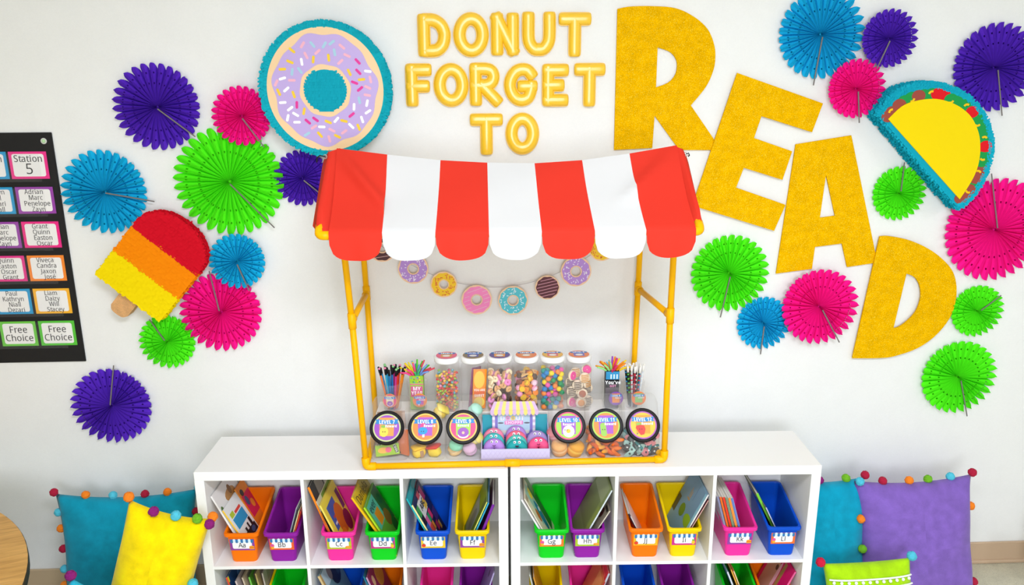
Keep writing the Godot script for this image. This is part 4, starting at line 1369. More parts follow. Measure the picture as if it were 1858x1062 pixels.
func sticker(r: float, ring: String, field: String, tall: String, at: Transform3D, parent: Node3D, level: String, icon := "", reward := true) -> void:
	var st := S()
	art(st, ring, oval(0, 0, r, r, 40), 0.0, at)
	art(st, field, oval(0, 0, r * 0.9, r * 0.9, 40), 0.0004, at)
	art(st, tall, PackedVector2Array([Vector2(-0.5 * r, -0.6 * r), Vector2(0.5 * r, -0.6 * r), Vector2(0.55 * r, 0.72 * r), Vector2(-0.55 * r, 0.72 * r)]), 0.0008, at)
	art(st, "1487cc", PackedVector2Array([Vector2(-0.84 * r, 0.28 * r), Vector2(-0.74 * r, 0.43 * r), Vector2(-0.84 * r, 0.6 * r), Vector2(0, 0.54 * r), Vector2(0.84 * r, 0.6 * r), Vector2(0.74 * r, 0.43 * r), Vector2(0.84 * r, 0.28 * r), Vector2(0, 0.22 * r)]), 0.0012, at)
	match icon:
		"pineapple":
			art(st, "f7d84a", oval(-0.2 * r, -0.3 * r, 0.32 * r, 0.36 * r, 20), 0.0016, at)
			art(st, "8fc04a", oval(-0.24 * r, 0.08 * r, 0.18 * r, 0.1 * r, 12), 0.002, at)
		"mushroom":
			art(st, "e8408a", oval(-0.15 * r, 0.08 * r, 0.2 * r, 0.26 * r, 14), 0.0016, at)
			art(st, "1f9be0", oval(-0.17 * r, -0.25 * r, 0.34 * r, 0.27 * r, 20), 0.002, at)
			art(st, "fbe8ee", rect(-0.2 * r, -0.72 * r, -0.04 * r, -0.46 * r), 0.0018, at)
		"donut":
			art(st, "fbeef0", oval(0, -0.6 * r, 0.38 * r, 0.22 * r, 20), 0.0016, at)
			art(st, "9a4fb8", oval(0, -0.38 * r, 0.4 * r, 0.34 * r, 24), 0.002, at)
			art(st, "f4c8a0", oval(0, -0.42 * r, 0.1 * r, 0.1 * r, 12), 0.0024, at)
		"egg":
			art(st, "fdfdfb", oval(0, -0.4 * r, 0.42 * r, 0.42 * r, 24), 0.0016, at)
			art(st, "f6c41e", oval(-0.02 * r, -0.38 * r, 0.16 * r, 0.15 * r, 16), 0.002, at)
		"pickle":
			art(st, "97c84a", round_rect(0.42 * r, 0.98 * r, 0.2 * r), 0.0016, at * Transform3D(Basis(Vector3(0, 0, 1), 0.1), V(-0.2 * r, -0.3 * r, 0)))
		"berry":
			art(st, "8fc04a", oval(-0.3 * r, 0.06 * r, 0.2 * r, 0.12 * r, 12), 0.0016, at)
			art(st, "ea3a2c", PackedVector2Array([Vector2(-0.55 * r, -0.2 * r), Vector2(-0.2 * r, -0.72 * r), Vector2(0.06 * r, -0.66 * r), Vector2(0.16 * r, -0.3 * r), Vector2(0.08 * r, -0.04 * r), Vector2(-0.2 * r, 0.02 * r), Vector2(-0.48 * r, -0.04 * r)]), 0.002, at)
		"strip":
			art(st, "f0f0ea", oval(0, -0.3 * r, 0.36 * r, 0.26 * r, 18), 0.0016, at)
	if icon in ["pineapple", "mushroom", "egg", "pickle", "berry"]:
		for x in [-0.27, -0.11]:
			art(st, "3a2a2a", oval(x * r, -0.3 * r, 0.035 * r, 0.045 * r, 8), 0.0028, at)
	part("sticker", st, printed(), parent)
	if level:
		writing("lettering", level, 0.36 * r, mat("ffffff", 0.5), parent, at * V(0, 0.4 * r, 0.0022), at.basis, true, 0.88)
	if reward:
		writing("lettering", "Reward", 0.26 * r, mat("ffffff", 0.5), parent, at * V(0.3 * r if icon != "egg" and icon != "donut" else 0.0, 0.1 * r, 0.0026), at.basis, true, 0.9)


func heap(n: int, half: Vector3, low: float, high: float, gap: float) -> Array:   # places inside a box that keep apart, best seen ones in front
	var out := []
	var tries := 0
	while out.size() < n and tries < 20000:
		tries += 1
		var p := V(rng.randf_range(-half.x, half.x), rng.randf_range(low, high), half.z - pow(rng.randf(), 2.0) * half.z * 1.6)
		var ok := true
		for q in out:
			if p.distance_squared_to(q) < gap * gap:
				ok = false
				break
		if ok:
			out.append(p)
	return out


func any_turn() -> Vector3:
	return V(rng.randf() * TAU, rng.randf() * TAU, rng.randf() * TAU)


func tall_jars() -> void:
	var xs := [-0.2265, -0.1285, -0.0305, 0.0675, 0.165, 0.2625]
	var says := ["of tiny bright fruit shaped erasers", "holding two printed snack packets", "of mini donut erasers", "of mixed snack shaped erasers", "of bright round gumball erasers", "of larger pastry shaped erasers"]
	var rings := ["e85a8a", "a08a60", "7a5a9a", "f08a5a", "e2b04a", "f08a5a"]
	var fields := ["f0708a", "8a7a5a", "6a5a9a", "f0905a", "f0c05a", "f0905a"]
	var talls := ["e0a050", "5a5aa8", "f0a040", "e8a06a", "e0707a", "8a7ac0"]
	var z := 0.042
	for i in 6:
		var o := thing("tall_jar", "tall clear jar with a white lid, full " + says[i] if i != 1 else "tall clear jar with a white lid, " + says[i], "jar", V(xs[i], TOP + 0.13, z), Vector3.ZERO, "tall jars with white lids")
		var st := S(true)
		var loop := []
		for d in [[0.084, 0.0, 0.016], [0.09, 0.004, 0.018], [0.09, 0.165, 0.018], [0.086, 0.174, 0.022], [0.076, 0.181, 0.03], [0.074, 0.19, 0.036]]:
			var ring := []
			for p in round_rect(d[0], d[0], d[2], 5):
				ring.append(V(p.x, d[1], p.y))
			loop.append(ring)
		loops(st, loop)
		for k in loop[0].size():
			tri(st, V(0, 0, 0), loop[0][k], loop[0][(k + 1) % loop[0].size()])
		part("body", st, clear(0.06), o)
		st = S(true)
		lathe(st, [[0.0, 0.186], [0.0455, 0.186], [0.0465, 0.189], [0.0465, 0.203], [0.0445, 0.206]], 36)
		st.set_smooth_group(-1)
		lathe(st, [[0.0445, 0.206], [0.0, 0.2065]], 36)
		var lid := part("lid", st, plastic("f8f8f6", 0.4), o)
		sticker(0.0385, rings[i], fields[i], talls[i], Transform3D(Basis(Vector3(1, 0, 0), -PI / 2), V(0, 0.2068, 0)), lid, "LEVEL %d" % [5, 6, 5, 5, 6, 6][i] if i != 1 else "LEVEL 5", "strip", false)
		var base := V(xs[i], TOP + 0.13, z)
		match i:
			0:
				var big := S()
				var hues := ["f5b91e", "f0457a", "f7d84a", "e2323a", "f59ac0", "6ab8c8", "9ad04a", "f58a3a"]
				for p in heap(330, V(0.037, 0, 0.037), 0.005, 0.142, 0.0095):
					ink(big, hues[rng.randi() % hues.size()])
					ball(big, p, V(0.0056, 0.0056, 0.004), 7, 5, 0.12, Basis.from_euler(any_turn()))
				var b := part("fruit_erasers", big, printed(), self)
				b.position = base
				b.set_meta("kind", "stuff")
				tag(b, "heap of tiny bright fruit shaped erasers inside the leftmost tall jar", "erasers")
			1:
				for k in 2:
					var w := thing("snack_packet", ["orange printed packet, front one in the second tall jar", "purple edged packet leaning behind the orange one in its jar"][k], "packet", base + V(0.018 - 0.022 * k, 0.003, 0.02 - 0.012 * k), V(0, 0.15 if k == 0 else 0.9, -0.05 if k == 0 else -0.16))
					st = S()
					box(st, V(0, 0.0775, 0), V(0.05, 0.155, 0.006), Basis(), 0.002)
					part("wrapper", st, plastic(["f59016", "8a2a6a"][k], 0.25), w)
					if k == 0:
						st = S()
						art(st, "f9c83a", oval(-0.002, 0.115, 0.02, 0.034, 20), 0.003, Transform3D())
						art(st, "f8d84a", oval(0.0, 0.026, 0.021, 0.02, 18), 0.003, Transform3D())
						art(st, "e8641e", rect(-0.02, 0.055, 0.02, 0.07), 0.0031, Transform3D())
						part("print", st, printed(), w)
						writing("lettering", "YOU ARE", 0.013, mat("fff4f0", 0.5), w, V(0, 0.074, 0.0036), Basis(), true, 0.8)
						writing("lettering", "SWEET", 0.014, mat("fff4f0", 0.5), w, V(0, 0.052, 0.0036), Basis(), true, 0.85)
			2:
				var dough := S(true)
				ringed(dough, 0.0074, 0.0056)
				dough.generate_normals()
				var dm := dough.commit()
				var ice := S(true)
				ringed(ice, 0.0074, 0.0056, true)
				ice.generate_normals()
				var im := ice.commit()
				var n := 0
				for p in heap(110, V(0.034, 0, 0.034), 0.01, 0.142, 0.0172):
					var kind := n % 4
					var w := thing("donut_eraser", ["mini donut eraser with pink icing in the third tall jar", "mini donut eraser with cream icing in the third tall jar", "mini donut eraser with chocolate icing in the third tall jar", "mini donut eraser with lilac pink icing in the third tall jar"][kind], "eraser", base + p, V(PI / 2 + rng.randf_range(-0.9, 0.9), rng.randf_range(-0.9, 0.9), rng.randf() * TAU), ["pink mini donuts", "cream mini donuts", "chocolate mini donuts", "lilac mini donuts"][kind])
					piece("dough", dm, plastic("e8b47a", 0.6), w)
					piece("icing", im, plastic(["f28ac4", "f6e6bc", "4a3424", "ee9ad0"][kind], 0.5), w)
					n += 1
			3:
				var n := 0
				for p in heap(110, V(0.033, 0, 0.033), 0.01, 0.142, 0.0168):
					var kind := n % 6
					st = S()
					match kind:
						0: box(st, Vector3.ZERO, V(0.018, 0.018, 0.014), Basis(), 0.003)
						1: lathe(st, [[0.0, -0.011], [0.0115, -0.01], [0.008, 0.0], [0.0, 0.013]], 10)
						2: slab(st, PackedVector2Array([Vector2(-0.012, 0.01), Vector2(0.012, 0.01), Vector2(0.0, -0.017)]), NOHOLE, -0.002, 0.002)
						3: ball(st, Vector3.ZERO, V(0.0115, 0.009, 0.0115), 10, 7)
						4: lathe(st, [[0.0, -0.008], [0.0105, -0.008], [0.0115, 0.006], [0.0, 0.006]], 12)
						5: box(st, Vector3.ZERO, V(0.008, 0.024, 0.015), Basis(), 0.002)
					var w := thing("snack_eraser", ["chocolate square eraser", "orange cone eraser", "pizza slice eraser", "pink candy eraser", "yellow cupcake eraser", "brown biscuit eraser"][kind] + " in the fourth tall jar", "eraser", base + p, any_turn(), "%s snack erasers" % ["square", "cone", "slice", "candy", "cupcake", "biscuit"][kind])
					part("snack", st, plastic(["5a4434", "f08a2a", "f0c07a", "f2a0c4", "f8c81e", "8a4a34"][kind], 0.5), w)
					if kind == 2:
						st = S()
						for q in 4:
							ball(st, V([0.0, -0.004, 0.004, 0.0][q], [-0.004, 0.004, 0.003, 0.005][q], 0.002), V(0.0018, 0.0018, 0.001), 8, 4)
						part("topping", st, plastic("d8402a"), w)
					elif kind in [3, 4]:
						st = S()
						lathe(st, [[0.0118, 0.0005], [0.0122, 0.003], [0.008, 0.0098], [0.0, 0.0105]], 10)
						part("topping", st, plastic(["f6d0e0", "f08a1e"][kind - 3]), w)
					n += 1
			4:
				st = S(true)
				ball(st, Vector3.ZERO, V(0.0106, 0.0098, 0.0098), 12, 8)
				st.generate_normals()
				var g := st.commit()
				var names := ["yellow", "green", "blue", "pink", "orange", "teal"]
				var hx := ["f6d81a", "16915a", "1a84c8", "ee5aa8", "f58a32", "1c9a8c"]
				var n := 0
				for p in heap(130, V(0.034, 0, 0.034), 0.011, 0.15, 0.0165):
					var kind := rng.randi() % 6
					var w := thing("gumball_eraser", names[kind] + " round gumball eraser in the fifth tall jar", "eraser", base + p, any_turn(), names[kind] + " gumball erasers")
					piece("gumball", g, plastic(hx[kind], 0.45), w)
					n += 1
			5:
				var n := 0
				for p in [V(-0.026, 0.132, 0.026), V(0.02, 0.124, 0.03), V(0.03, 0.145, 0.0), V(-0.006, 0.096, 0.032), V(0.03, 0.1, 0.018), V(-0.03, 0.1, 0.008), V(-0.026, 0.07, 0.028), V(0.012, 0.062, 0.032), V(0.033, 0.074, 0.005), V(-0.03, 0.03, 0.03), V(0.008, 0.028, 0.033), V(0.033, 0.03, 0.02), V(-0.01, 0.13, -0.01), V(-0.01, 0.05, 0.0), V(0.02, 0.012, 0.0), V(-0.02, 0.01, 0.0)]:
					var kind: int = [0, 1, 0, 2, 1, 2, 2, 3, 2, 0, 4, 2, 1, 2, 3, 0][n]
					var w := thing("pastry_eraser", ["round cookie eraser with hot pink icing", "cream tart eraser with caramel drizzle", "cookie eraser with dark chocolate stripes", "jam tart eraser with reddish brown centre", "bun eraser with orange swirl"][kind] + " in the sixth tall jar", "eraser", base + p, V(PI / 2 + rng.randf_range(-0.45, 0.1), rng.randf_range(-0.2, 0.2), 0) if n not in [0, 4, 9] else V(PI / 2 - 0.1, 0.8, 0), "pastry erasers")
					st = S(true)
					lathe(st, [[0.0, -0.005], [0.017, -0.005], [0.0205, -0.001], [0.02, 0.003], [0.017, 0.0055], [0.0, 0.006]], 20)
					part("pastry", st, plastic("f0dcc0", 0.55), w)
					st = S()
					match kind:
						0: lathe(st, [[0.0165, 0.0056], [0.014, 0.008], [0.005, 0.0075], [0.0, 0.005]], 16)
						3: lathe(st, [[0.0135, 0.006], [0.012, 0.0068], [0.0, 0.007]], 14)
						4: lathe(st, [[0.013, 0.006], [0.009, 0.009], [0.0, 0.009]], 14)
						_:
							for q in 5:
								tube(st, [V(-0.014, 0.0066, -0.012 + 0.006 * q), V(0.0, 0.0075, -0.01 + 0.006 * q), V(0.014, 0.0066, -0.0125 + 0.006 * q)], 0.0015, 5)
					part("icing", st, plastic(["ee3f96", "d9962a", "4a342a", "b0705a", "e89a4a"][kind], 0.5), w)
					n += 1


func ringed(st: SurfaceTool, R: float, r: float, top := false) -> void:   # a small ring about y
	var rows := 8
	var seg := 14
	var g := []
	for i in seg:
		var row := []
		var a := TAU * i / seg
		for k in rows:
			var b := TAU * k / rows
			var rr := r
			var y := sin(b) * rr
			if top:
				b = -0.1 + (PI + 0.2) * k / (rows - 1)
				y = sin(b) * (rr + 0.0006)
				rr += 0.0006
			row.append(V((R + cos(b) * rr) * cos(a), y, -(R + cos(b) * rr) * sin(a)))
		g.append(row)
	for i in seg:
		for k in (rows - 1 if top else rows):
			var i2 := (i + 1) % seg
			var k2 := (k + 1) % rows
			quad(st, g[i][k], g[i2][k], g[i2][k2], g[i][k2])


func cups() -> void:
	var y := TOP + 0.13
	var z := 0.05
	var pen := S()
	tube(pen, [V(0, 0, 0), V(0, 0.14, 0)], 0.0037, 6)
	pen.generate_normals()
	var pm := pen.commit()
	var cap := S(true)
	tube(cap, [V(0, 0.138, 0), V(0, 0.15, 0), V(0, 0.16, 0), V(0, 0.162, 0)], [0.0042, 0.0042, 0.004, 0.0025], 8)
	cap.generate_normals()
	var cm := cap.commit()
	for c in 4:
		var x: float = [-0.432, -0.338, 0.386, 0.4705][c]
		var o := thing("clear_cup", ["clear cup holding bright pencils, at the left end of the step", "clear cup holding a printed box of curly straws, left of the tall jars", "clear cup holding a black printed box of straws, right of the tall jars", "clear cup holding dark patterned pencils, at the right end of the step"][c], "cup", V(x, y, z), Vector3.ZERO, "clear plastic cups")
		var st := S(true)
		var h: float = [0.105, 0.115, 0.105, 0.105][c]
		lathe(st, [[0.0, 0.001], [0.031, 0.001], [0.0325, 0.004], [0.0375, h - 0.012], [0.0385, h - 0.01], [0.0385, h - 0.003], [0.037, h]], 32)
		part("wall", st, clear(0.07), o)
		var at := Transform3D(Basis(Vector3(1, 0, 0), -0.08), V([-0.004, 0.012, 0.012, 0.012][c], 0.048, 0.0385))
		sticker(0.0265, ["f0a04a", "f09a3a", "7a4aa0", "f08a3a"][c], ["e83a7a", "f0803a", "8a4ab0", "f07a3a"][c], ["f0d8a0", "c04ab0", "f0903a", "8ac06a"][c], at, o, "LEVEL %d" % (c + 1), "donut" if c == 0 else "mushroom" if c == 1 else "")
		if c == 0 or c == 3:
			var n := 19
			for k in n:
				var a := TAU * k * 0.382 + 0.4
				var f := sqrt((k + 0.5) / n)
				var foot := V(x + cos(a) * f * 0.018, y + 0.004, z + sin(a) * f * 0.018)
				var lean := f * (0.2 if c == 0 else 0.13)
				var dir := V(cos(a) * lean * (1.15 if c == 0 else 1.0), 1, sin(a) * lean * 0.6).normalized()
				var hue: int = k % 7
				if c == 0:
					hue = clampi(int((cos(a) * f + 1.0) * 3.5), 0, 6)
				var hues: Array = ["ef7a3a", "1f8fc0", "35a8d0", "1f6fb0", "c83a8a", "e0402a", "f0902a"] if c == 0 else ["1c2a24", "e9ece8", "2a6a8a", "201c24", "8a2a3a", "2f8a5a", "d8dce0"]
				var nam: Array = ["orange", "blue", "sky blue", "dark blue", "magenta", "red", "amber"] if c == 0 else ["black", "white", "petrol blue", "charcoal", "dark red", "green", "silver"]
				var w := thing("pencil", nam[hue] + (" pencil with a black topper in the left cup" if c == 0 else " pencil with a white eraser in the right cup"), "pencil", foot, Vector3.ZERO, nam[hue] + (" pencils in the left cup" if c == 0 else " pencils in the right cup"))
				var sd := dir.cross(Vector3(0, 0, 1)).normalized()
				w.basis = Basis(sd, dir, sd.cross(dir)) * (1.0 if c == 0 else 1.0)
				piece("shaft", pm, plastic(hues[hue], 0.35), w)
				piece("topper" if c == 0 else "eraser", cm, plastic("1a181c" if c == 0 else "f2efe6", 0.5), w)
				if c == 0 and k % 2 == 0:
					st = S(true)
					ball(st, V(0, 0.164, 0), V(0.005, 0.004, 0.005), 8, 6)
					part("tip", st, plastic(["8fd08a", "f08ab0"][int(k / 2) % 2], 0.5), w)
				elif c == 3:
					st = S()
					for q in 5:
						tube(st, [V(0, 0.05 + 0.018 * q + 0.003 * (k % 3), 0), V(0, 0.055 + 0.018 * q + 0.003 * (k % 3), 0)], 0.0041, 6)
					part("pattern_band", st, plastic(["e8d02a", "d83a4a", "3a9ad0", "e9ece8", "6ac04a"][k % 5], 0.4), w)
		else:
			var w := thing("straw_box", "pink and green printed card box of curly straws in the left middle cup" if c == 1 else "black and blue printed card box of straws in the right middle cup", "box", V(x, y + 0.004, z), Vector3.ZERO)
			st = S()
			box(st, V(0, 0.066 if c == 1 else 0.072, 0), V(0.05, 0.132 if c == 1 else 0.144, 0.04), Basis(), 0.001)
			part("carton", st, plastic("9cc83a" if c == 1 else "16141a", 0.4), w)
			st = S()
			if c == 1:
				art(st, "d83a8a", rect(-0.022, 0.05, 0.022, 0.092), 0.02, Transform3D())
				art(st, "e24a7a", rect(-0.025, 0.098, 0.025, 0.102), 0.02, Transform3D())
				for q in 14:
					art(st, ["3a8ad0", "e24a9a", "f0d02a", "2f9a4a"][q % 4], oval(rng.randf_range(-0.021, 0.021), rng.randf_range(0.106, 0.128), 0.0026, 0.0026, 8), 0.02, Transform3D())
			else:
				art(st, "1f8fc4", rect(-0.0245, 0.112, 0.0245, 0.143), 0.02, Transform3D())
				for q in 3:
					art(st, "d9f0fb", rect(-0.008 + 0.011 * q, 0.114, -0.003 + 0.011 * q, 0.132), 0.0203, Transform3D())
				art(st, "5a5058", rect(-0.0245, 0.0, 0.0245, 0.08), 0.02, Transform3D())
			part("print", st, printed(), w)
			if c == 1:
				writing("lettering", "MY", 0.02, mat("ffffff", 0.5), w, V(0, 0.083, 0.0206), Basis(), true)
				writing("lettering", "YEAR", 0.019, mat("ffffff", 0.5), w, V(0.001, 0.066, 0.0206), Basis(), true, 0.9)
			else:
				writing("lettering", "You've", 0.019, mat("ffffff", 0.5), w, V(0.002, 0.1, 0.0206), Basis(), true, 0.95)
				writing("lettering", "GOT", 0.012, mat("f08ac0", 0.5), w, V(0.002, 0.086, 0.0206), Basis(), true)
			var hx: Array = ["7a9ad8", "f0d02a", "5ac83a", "4ac07a", "e8d83a", "d84a5a", "f04a8a", "5ab8d8"] if c == 1 else ["f08a1e", "f5a82a", "a04ac0", "e03a6a", "f07a2a", "f2d02a", "9ae08a", "8ad8e0"]
			var nm: Array = ["lilac", "yellow", "green", "mint", "lemon", "red", "hot pink", "sky blue"] if c == 1 else ["orange", "amber", "violet", "crimson", "deep orange", "yellow", "pale green", "aqua"]
			for k in 24:
				var a := TAU * k * 0.382
				var f := sqrt((k + 0.5) / 24.0)
				var top := V(x + cos(a) * f * 0.014, y + (0.128 if c == 1 else 0.136), z + sin(a) * f * 0.012)
				var tip := top + V(cos(a) * f * 0.058, rng.randf_range(0.036, 0.062) * (1.15 - 0.6 * f * f), sin(a) * f * 0.03)
				var sw := thing("straw", nm[k % 8] + (" straw sticking out of the pink and green box" if c == 1 else " straw sticking out of the black box"), "straw", top, Vector3.ZERO, nm[k % 8] + (" straws left" if c == 1 else " straws right"))
				var b := (tip - top)
				st = S(true)
				tube(st, [V(0, -0.03, 0), V(0, 0, 0), b * 0.5 + V(0, 0.006, 0), b], [0.0042, 0.0044, 0.0042, 0.003], 7)
				part("strip", st, plastic(hx[k % 8], 0.45), sw)


func front_jars() -> void:
	var xs := [-0.4265, -0.2945, -0.162, 0.211, 0.3445, 0.475]
	for i in 6:
		var o := thing("candy_jar", "slanted clear jar with black lid, LEVEL %d sticker with %s" % [i + 7, ["a pineapple, notebooks inside", "a blue mushroom, cake toys inside", "a purple donut, pastel toys inside", "a fried egg, bun toys inside", "a pickle, orange snack toys inside", "a strawberry, dark trinkets inside"][i]], "jar", V(xs[i], TOP, 0.157), Vector3.ZERO, "slanted candy jars with black lids")
		# side outline (z, y) front at +z; swept across x with rounded shoulders
		var side := curved(PackedVector2Array([Vector2(-0.056, 0.0), Vector2(0.056, 0.0), Vector2(0.066, 0.01), Vector2(0.066, 0.055), Vector2(0.058, 0.085), Vector2(-0.004, 0.188), Vector2(-0.02, 0.2), Vector2(-0.05, 0.2), Vector2(-0.063, 0.185), Vector2(-0.066, 0.01)]), 1, 9, 3)
		var c := Vector2(-0.005, 0.09)
		var st := S(true)
		var rows := []
		for d in [[-0.066, 0.84], [-0.0645, 0.9], [-0.06, 0.96], [-0.052, 0.99], [-0.04, 1.0], [0.04, 1.0], [0.052, 0.99], [0.06, 0.96], [0.0645, 0.9], [0.066, 0.84]]:
			var ring := []
			for p in side:
				var q: Vector2 = c + (p - c) * d[1]
				ring.append(V(d[0], maxf(q.y, 0.0005), q.x))
			rows.append(ring)
		for k in rows.size() - 1:
			for j in side.size():
				var j2 := (j + 1) % side.size()
				quad(st, rows[k][j], rows[k][j2], rows[k + 1][j2], rows[k + 1][j])
		for j in side.size():
			var j2 := (j + 1) % side.size()
			tri(st, V(-0.066, c.y, c.x), rows[0][j2], rows[0][j])
			tri(st, V(0.066, c.y, c.x), rows[9][j], rows[9][j2])
		part("body", st, clear(0.06), o)
		var tilt := Transform3D(Basis(Vector3(1, 0, 0), deg_to_rad(58)), V([-0.008, -0.003, 0.0, 0.003, 0.004, 0.006][i], 0.122, 0.045))
		st = S(true)
		lathe(st, [[0.058, -0.022], [0.0605, -0.02], [0.0615, -0.002], [0.0605, 0.0], [0.058, 0.001]], 44, tilt)
		st.set_smooth_group(-1)
		lathe(st, [[0.058, 0.001], [0.051, 0.0008], [0.0505, -0.0012], [0.0, -0.0012]], 44, tilt)
		var lid := part("lid", st, plastic("161213", 0.38), o)
		var face := tilt * Transform3D(Basis(Vector3(1, 0, 0), -PI / 2), V(0, -0.001, 0))
		sticker(0.0495, ["cfd89a", "f9cf5a", "f9c85a", "ee3f7a", "a8d84a", "b05ab8"][i], ["a04ac0", "f58a3a", "ee3f80", "a0d03a", "f58a2e", "fbc53a"][i], ["f5a04a", "b050c0", "a8d84a", "a04ac0", "a84ac0", "f5a02a"][i], face, lid, "LEVEL %d" % (i + 7), ["pineapple", "mushroom", "donut", "egg", "pickle", "berry"][i])
		var base := V(xs[i], TOP + 0.003, 0.157)
		match i:
			0:
				for k in 4:
					var w := thing("mini_notebook", ["lime green mini notebook lying in front in the LEVEL 7 jar", "orange mini notebook standing at the right in the LEVEL 7 jar", "dark spiral mini notebook behind the lime one in the LEVEL 7 jar", "brown mini notebook at the back of the LEVEL 7 jar"][k], "notebook", base + [V(-0.008, 0.012, 0.047), V(0.046, 0.008, 0.03), V(-0.004, 0.012, 0.025), V(0.0, 0.01, -0.02)][k], [V(-0.35, 0.1, 0.08), V(0, -0.6, 0.02), V(-0.3, 0, -0.05), V(0, 0.1, 0)][k])
					var s: Vector3 = [V(0.085, 0.04, 0.006), V(0.05, 0.1, 0.008), V(0.09, 0.045, 0.006), V(0.1, 0.14, 0.02)][k]
					st = S()
					box(st, V(0, s.y / 2, 0), s, Basis(), 0.001)
					part("cover", st, plastic(["9fc82a", "e07a4a", "2a2a30", "b08a6a"][k], 0.4), w)
					if k < 3:
						st = S()
						for q in 9:
							var rp := []
							for e in 8:
								rp.append(V(-s.x / 2 + 0.004 + (s.x - 0.008) * q / 8.0, s.y + 0.001 + 0.003 * cos(TAU * e / 8), 0.0045 * sin(TAU * e / 8)))
							tube(st, rp, 0.0007, 4, true)
						part("spiral", st, plastic("d8d8d8", 0.3), w)
					if k == 0:
						st = S()
						art(st, "f0b02a", oval(-0.014, 0.02, 0.02, 0.011, 16), 0.003, Transform3D())
						art(st, "ee4a7a", oval(0.004, 0.02, 0.011, 0.01, 16), 0.0032, Transform3D())
						art(st, "1a1a1a", round_rect(0.012, 0.03, 0.003), 0.003, Transform3D(Basis(Vector3(0, 0, 1), 0.3), V(0.03, 0.021, 0)))
						part("print", st, printed(), w)
						writing("lettering", "COOL!", 0.011, mat("eef0e0", 0.5), w, V(0.03, 0.021, 0.0037), Basis(Vector3(0, 0, 1), 0.3 - PI / 2), true)
			1:
				for k in 5:
					var w := thing("squishy_toy", ["yellow and brown cake toy, front left in the LEVEL 8 jar", "red topped yellow cake toy, front right in the LEVEL 8 jar", "plain yellow toy at the upper right in the LEVEL 8 jar", "red toy low at the back in the LEVEL 8 jar", "amber toy at the back left in the LEVEL 8 jar"][k], "toy", base + [V(-0.028, 0.002, 0.035), V(0.03, 0.002, 0.034), V(0.035, 0.13, -0.03), V(0.01, 0.03, -0.03), V(-0.035, 0.05, -0.03)][k], [V(0, 0.5, 0.1), V(0, -0.5, 0.25), V(0.3, 0.2, -0.6), V(0, 0.4, 0), V(0, 0.3, 0)][k])
					st = S(true)
					box(st, V(0, 0.017, 0), V(0.046, 0.034, 0.036), Basis(), 0.009)
					part("cake", st, plastic(["f5d23a", "f8da3a", "fbd31a", "e2402a", "f2a82a"][k], 0.6), w)
					st = S(true)
					box(st, V(0, 0.037, 0), V(0.05, 0.013, 0.04), Basis(), 0.005)
					part("icing", st, plastic(["f9c51a", "e62a1e", "fbe04a", "c8301e", "f9c03a"][k], 0.5), w)
					if k == 0:
						st = S()
						box(st, V(0.004, 0.014, 0.0175), V(0.014, 0.026, 0.003), Basis(), 0.001)
						part("cream", st, plastic("b8906a"), w)
			2:
				for k in 6:
					var w := thing("macaron_toy", ["mint shell shaped toy, front left in the LEVEL 9 jar", "pale pink round toy, front right in the LEVEL 9 jar", "lemon yellow toy at the right in the LEVEL 9 jar", "mint toy at the upper right in the LEVEL 9 jar", "peach toy low at the left in the LEVEL 9 jar", "green toy under the lid in the LEVEL 9 jar"][k], "toy", base + [V(-0.027, 0.045, 0.036), V(0.022, 0.032, 0.04), V(0.046, 0.066, 0.022), V(0.042, 0.155, -0.022), V(-0.034, 0.02, 0.02), V(0.0, 0.07, 0.012)][k], [V(1.0, 0.2, 0.4), V(0.7, -0.3, 0), V(0.9, 0.3, -0.8), V(0.5, 0, -0.6), V(0.2, 0, 0.3), V(0.4, 0, 0)][k])
					for q in 2:
						st = S(true)
						ball(st, V(0, 0.008 * (1 if q else -1), 0), V(0.025, 0.014, 0.023), 18, 9, 0.0)
						part("shell", st, plastic(["8fdcb4", "e6bcd8", "f2e06a", "a4e2c8", "f0c88a", "b8e07a"][k], 0.5), w)
					st = S(true)
					ball(st, Vector3.ZERO, V(0.0235, 0.007, 0.0215), 18, 6)
					part("filling", st, plastic(["c8f0dc", "f4d8e8", "f8f0b0", "d0f4e4", "f8e0b8", "e0f0c0"][k], 0.6), w)
			3:
				for k in 5:
					var w := thing("bun_toy", ["peach bun toy, front left in the LEVEL 10 jar", "golden yellow bun toy, front right in the LEVEL 10 jar", "pink toy at the left behind the lid of the LEVEL 10 jar", "tan toy at the back right in the LEVEL 10 jar", "pale toy high at the back of the LEVEL 10 jar"][k], "toy", base + [V(-0.028, 0.03, 0.034), V(0.031, 0.026, 0.034), V(-0.04, 0.07, 0.0), V(0.034, 0.075, -0.01), V(0.0, 0.12, -0.03)][k], [V(0.4, 0, 0.1), V(0.3, 0, -0.3), V(0.2, 0, 0.5), V(0.1, 0, 0), V(0, 0, 0)][k])
					st = S(true)
					lathe(st, [[0.0, -0.026], [0.022, -0.026], [0.028, -0.019], [0.0285, -0.004], [0.027, 0.004], [0.029, 0.01], [0.027, 0.02], [0.016, 0.0265], [0.0, 0.028]], 24)
					part("bun", st, plastic(["f5b46a", "f0a81e", "f2909a", "d8a878", "ecd0b0"][k], 0.45), w)
					st = S(true)
					lathe(st, [[0.0285, -0.004], [0.0295, 0.001], [0.028, 0.005]], 24)
					part("crease", st, plastic(["f8cc94", "f6c64a", "f8b0b8", "e8c098", "f4e0c8"][k], 0.5), w)
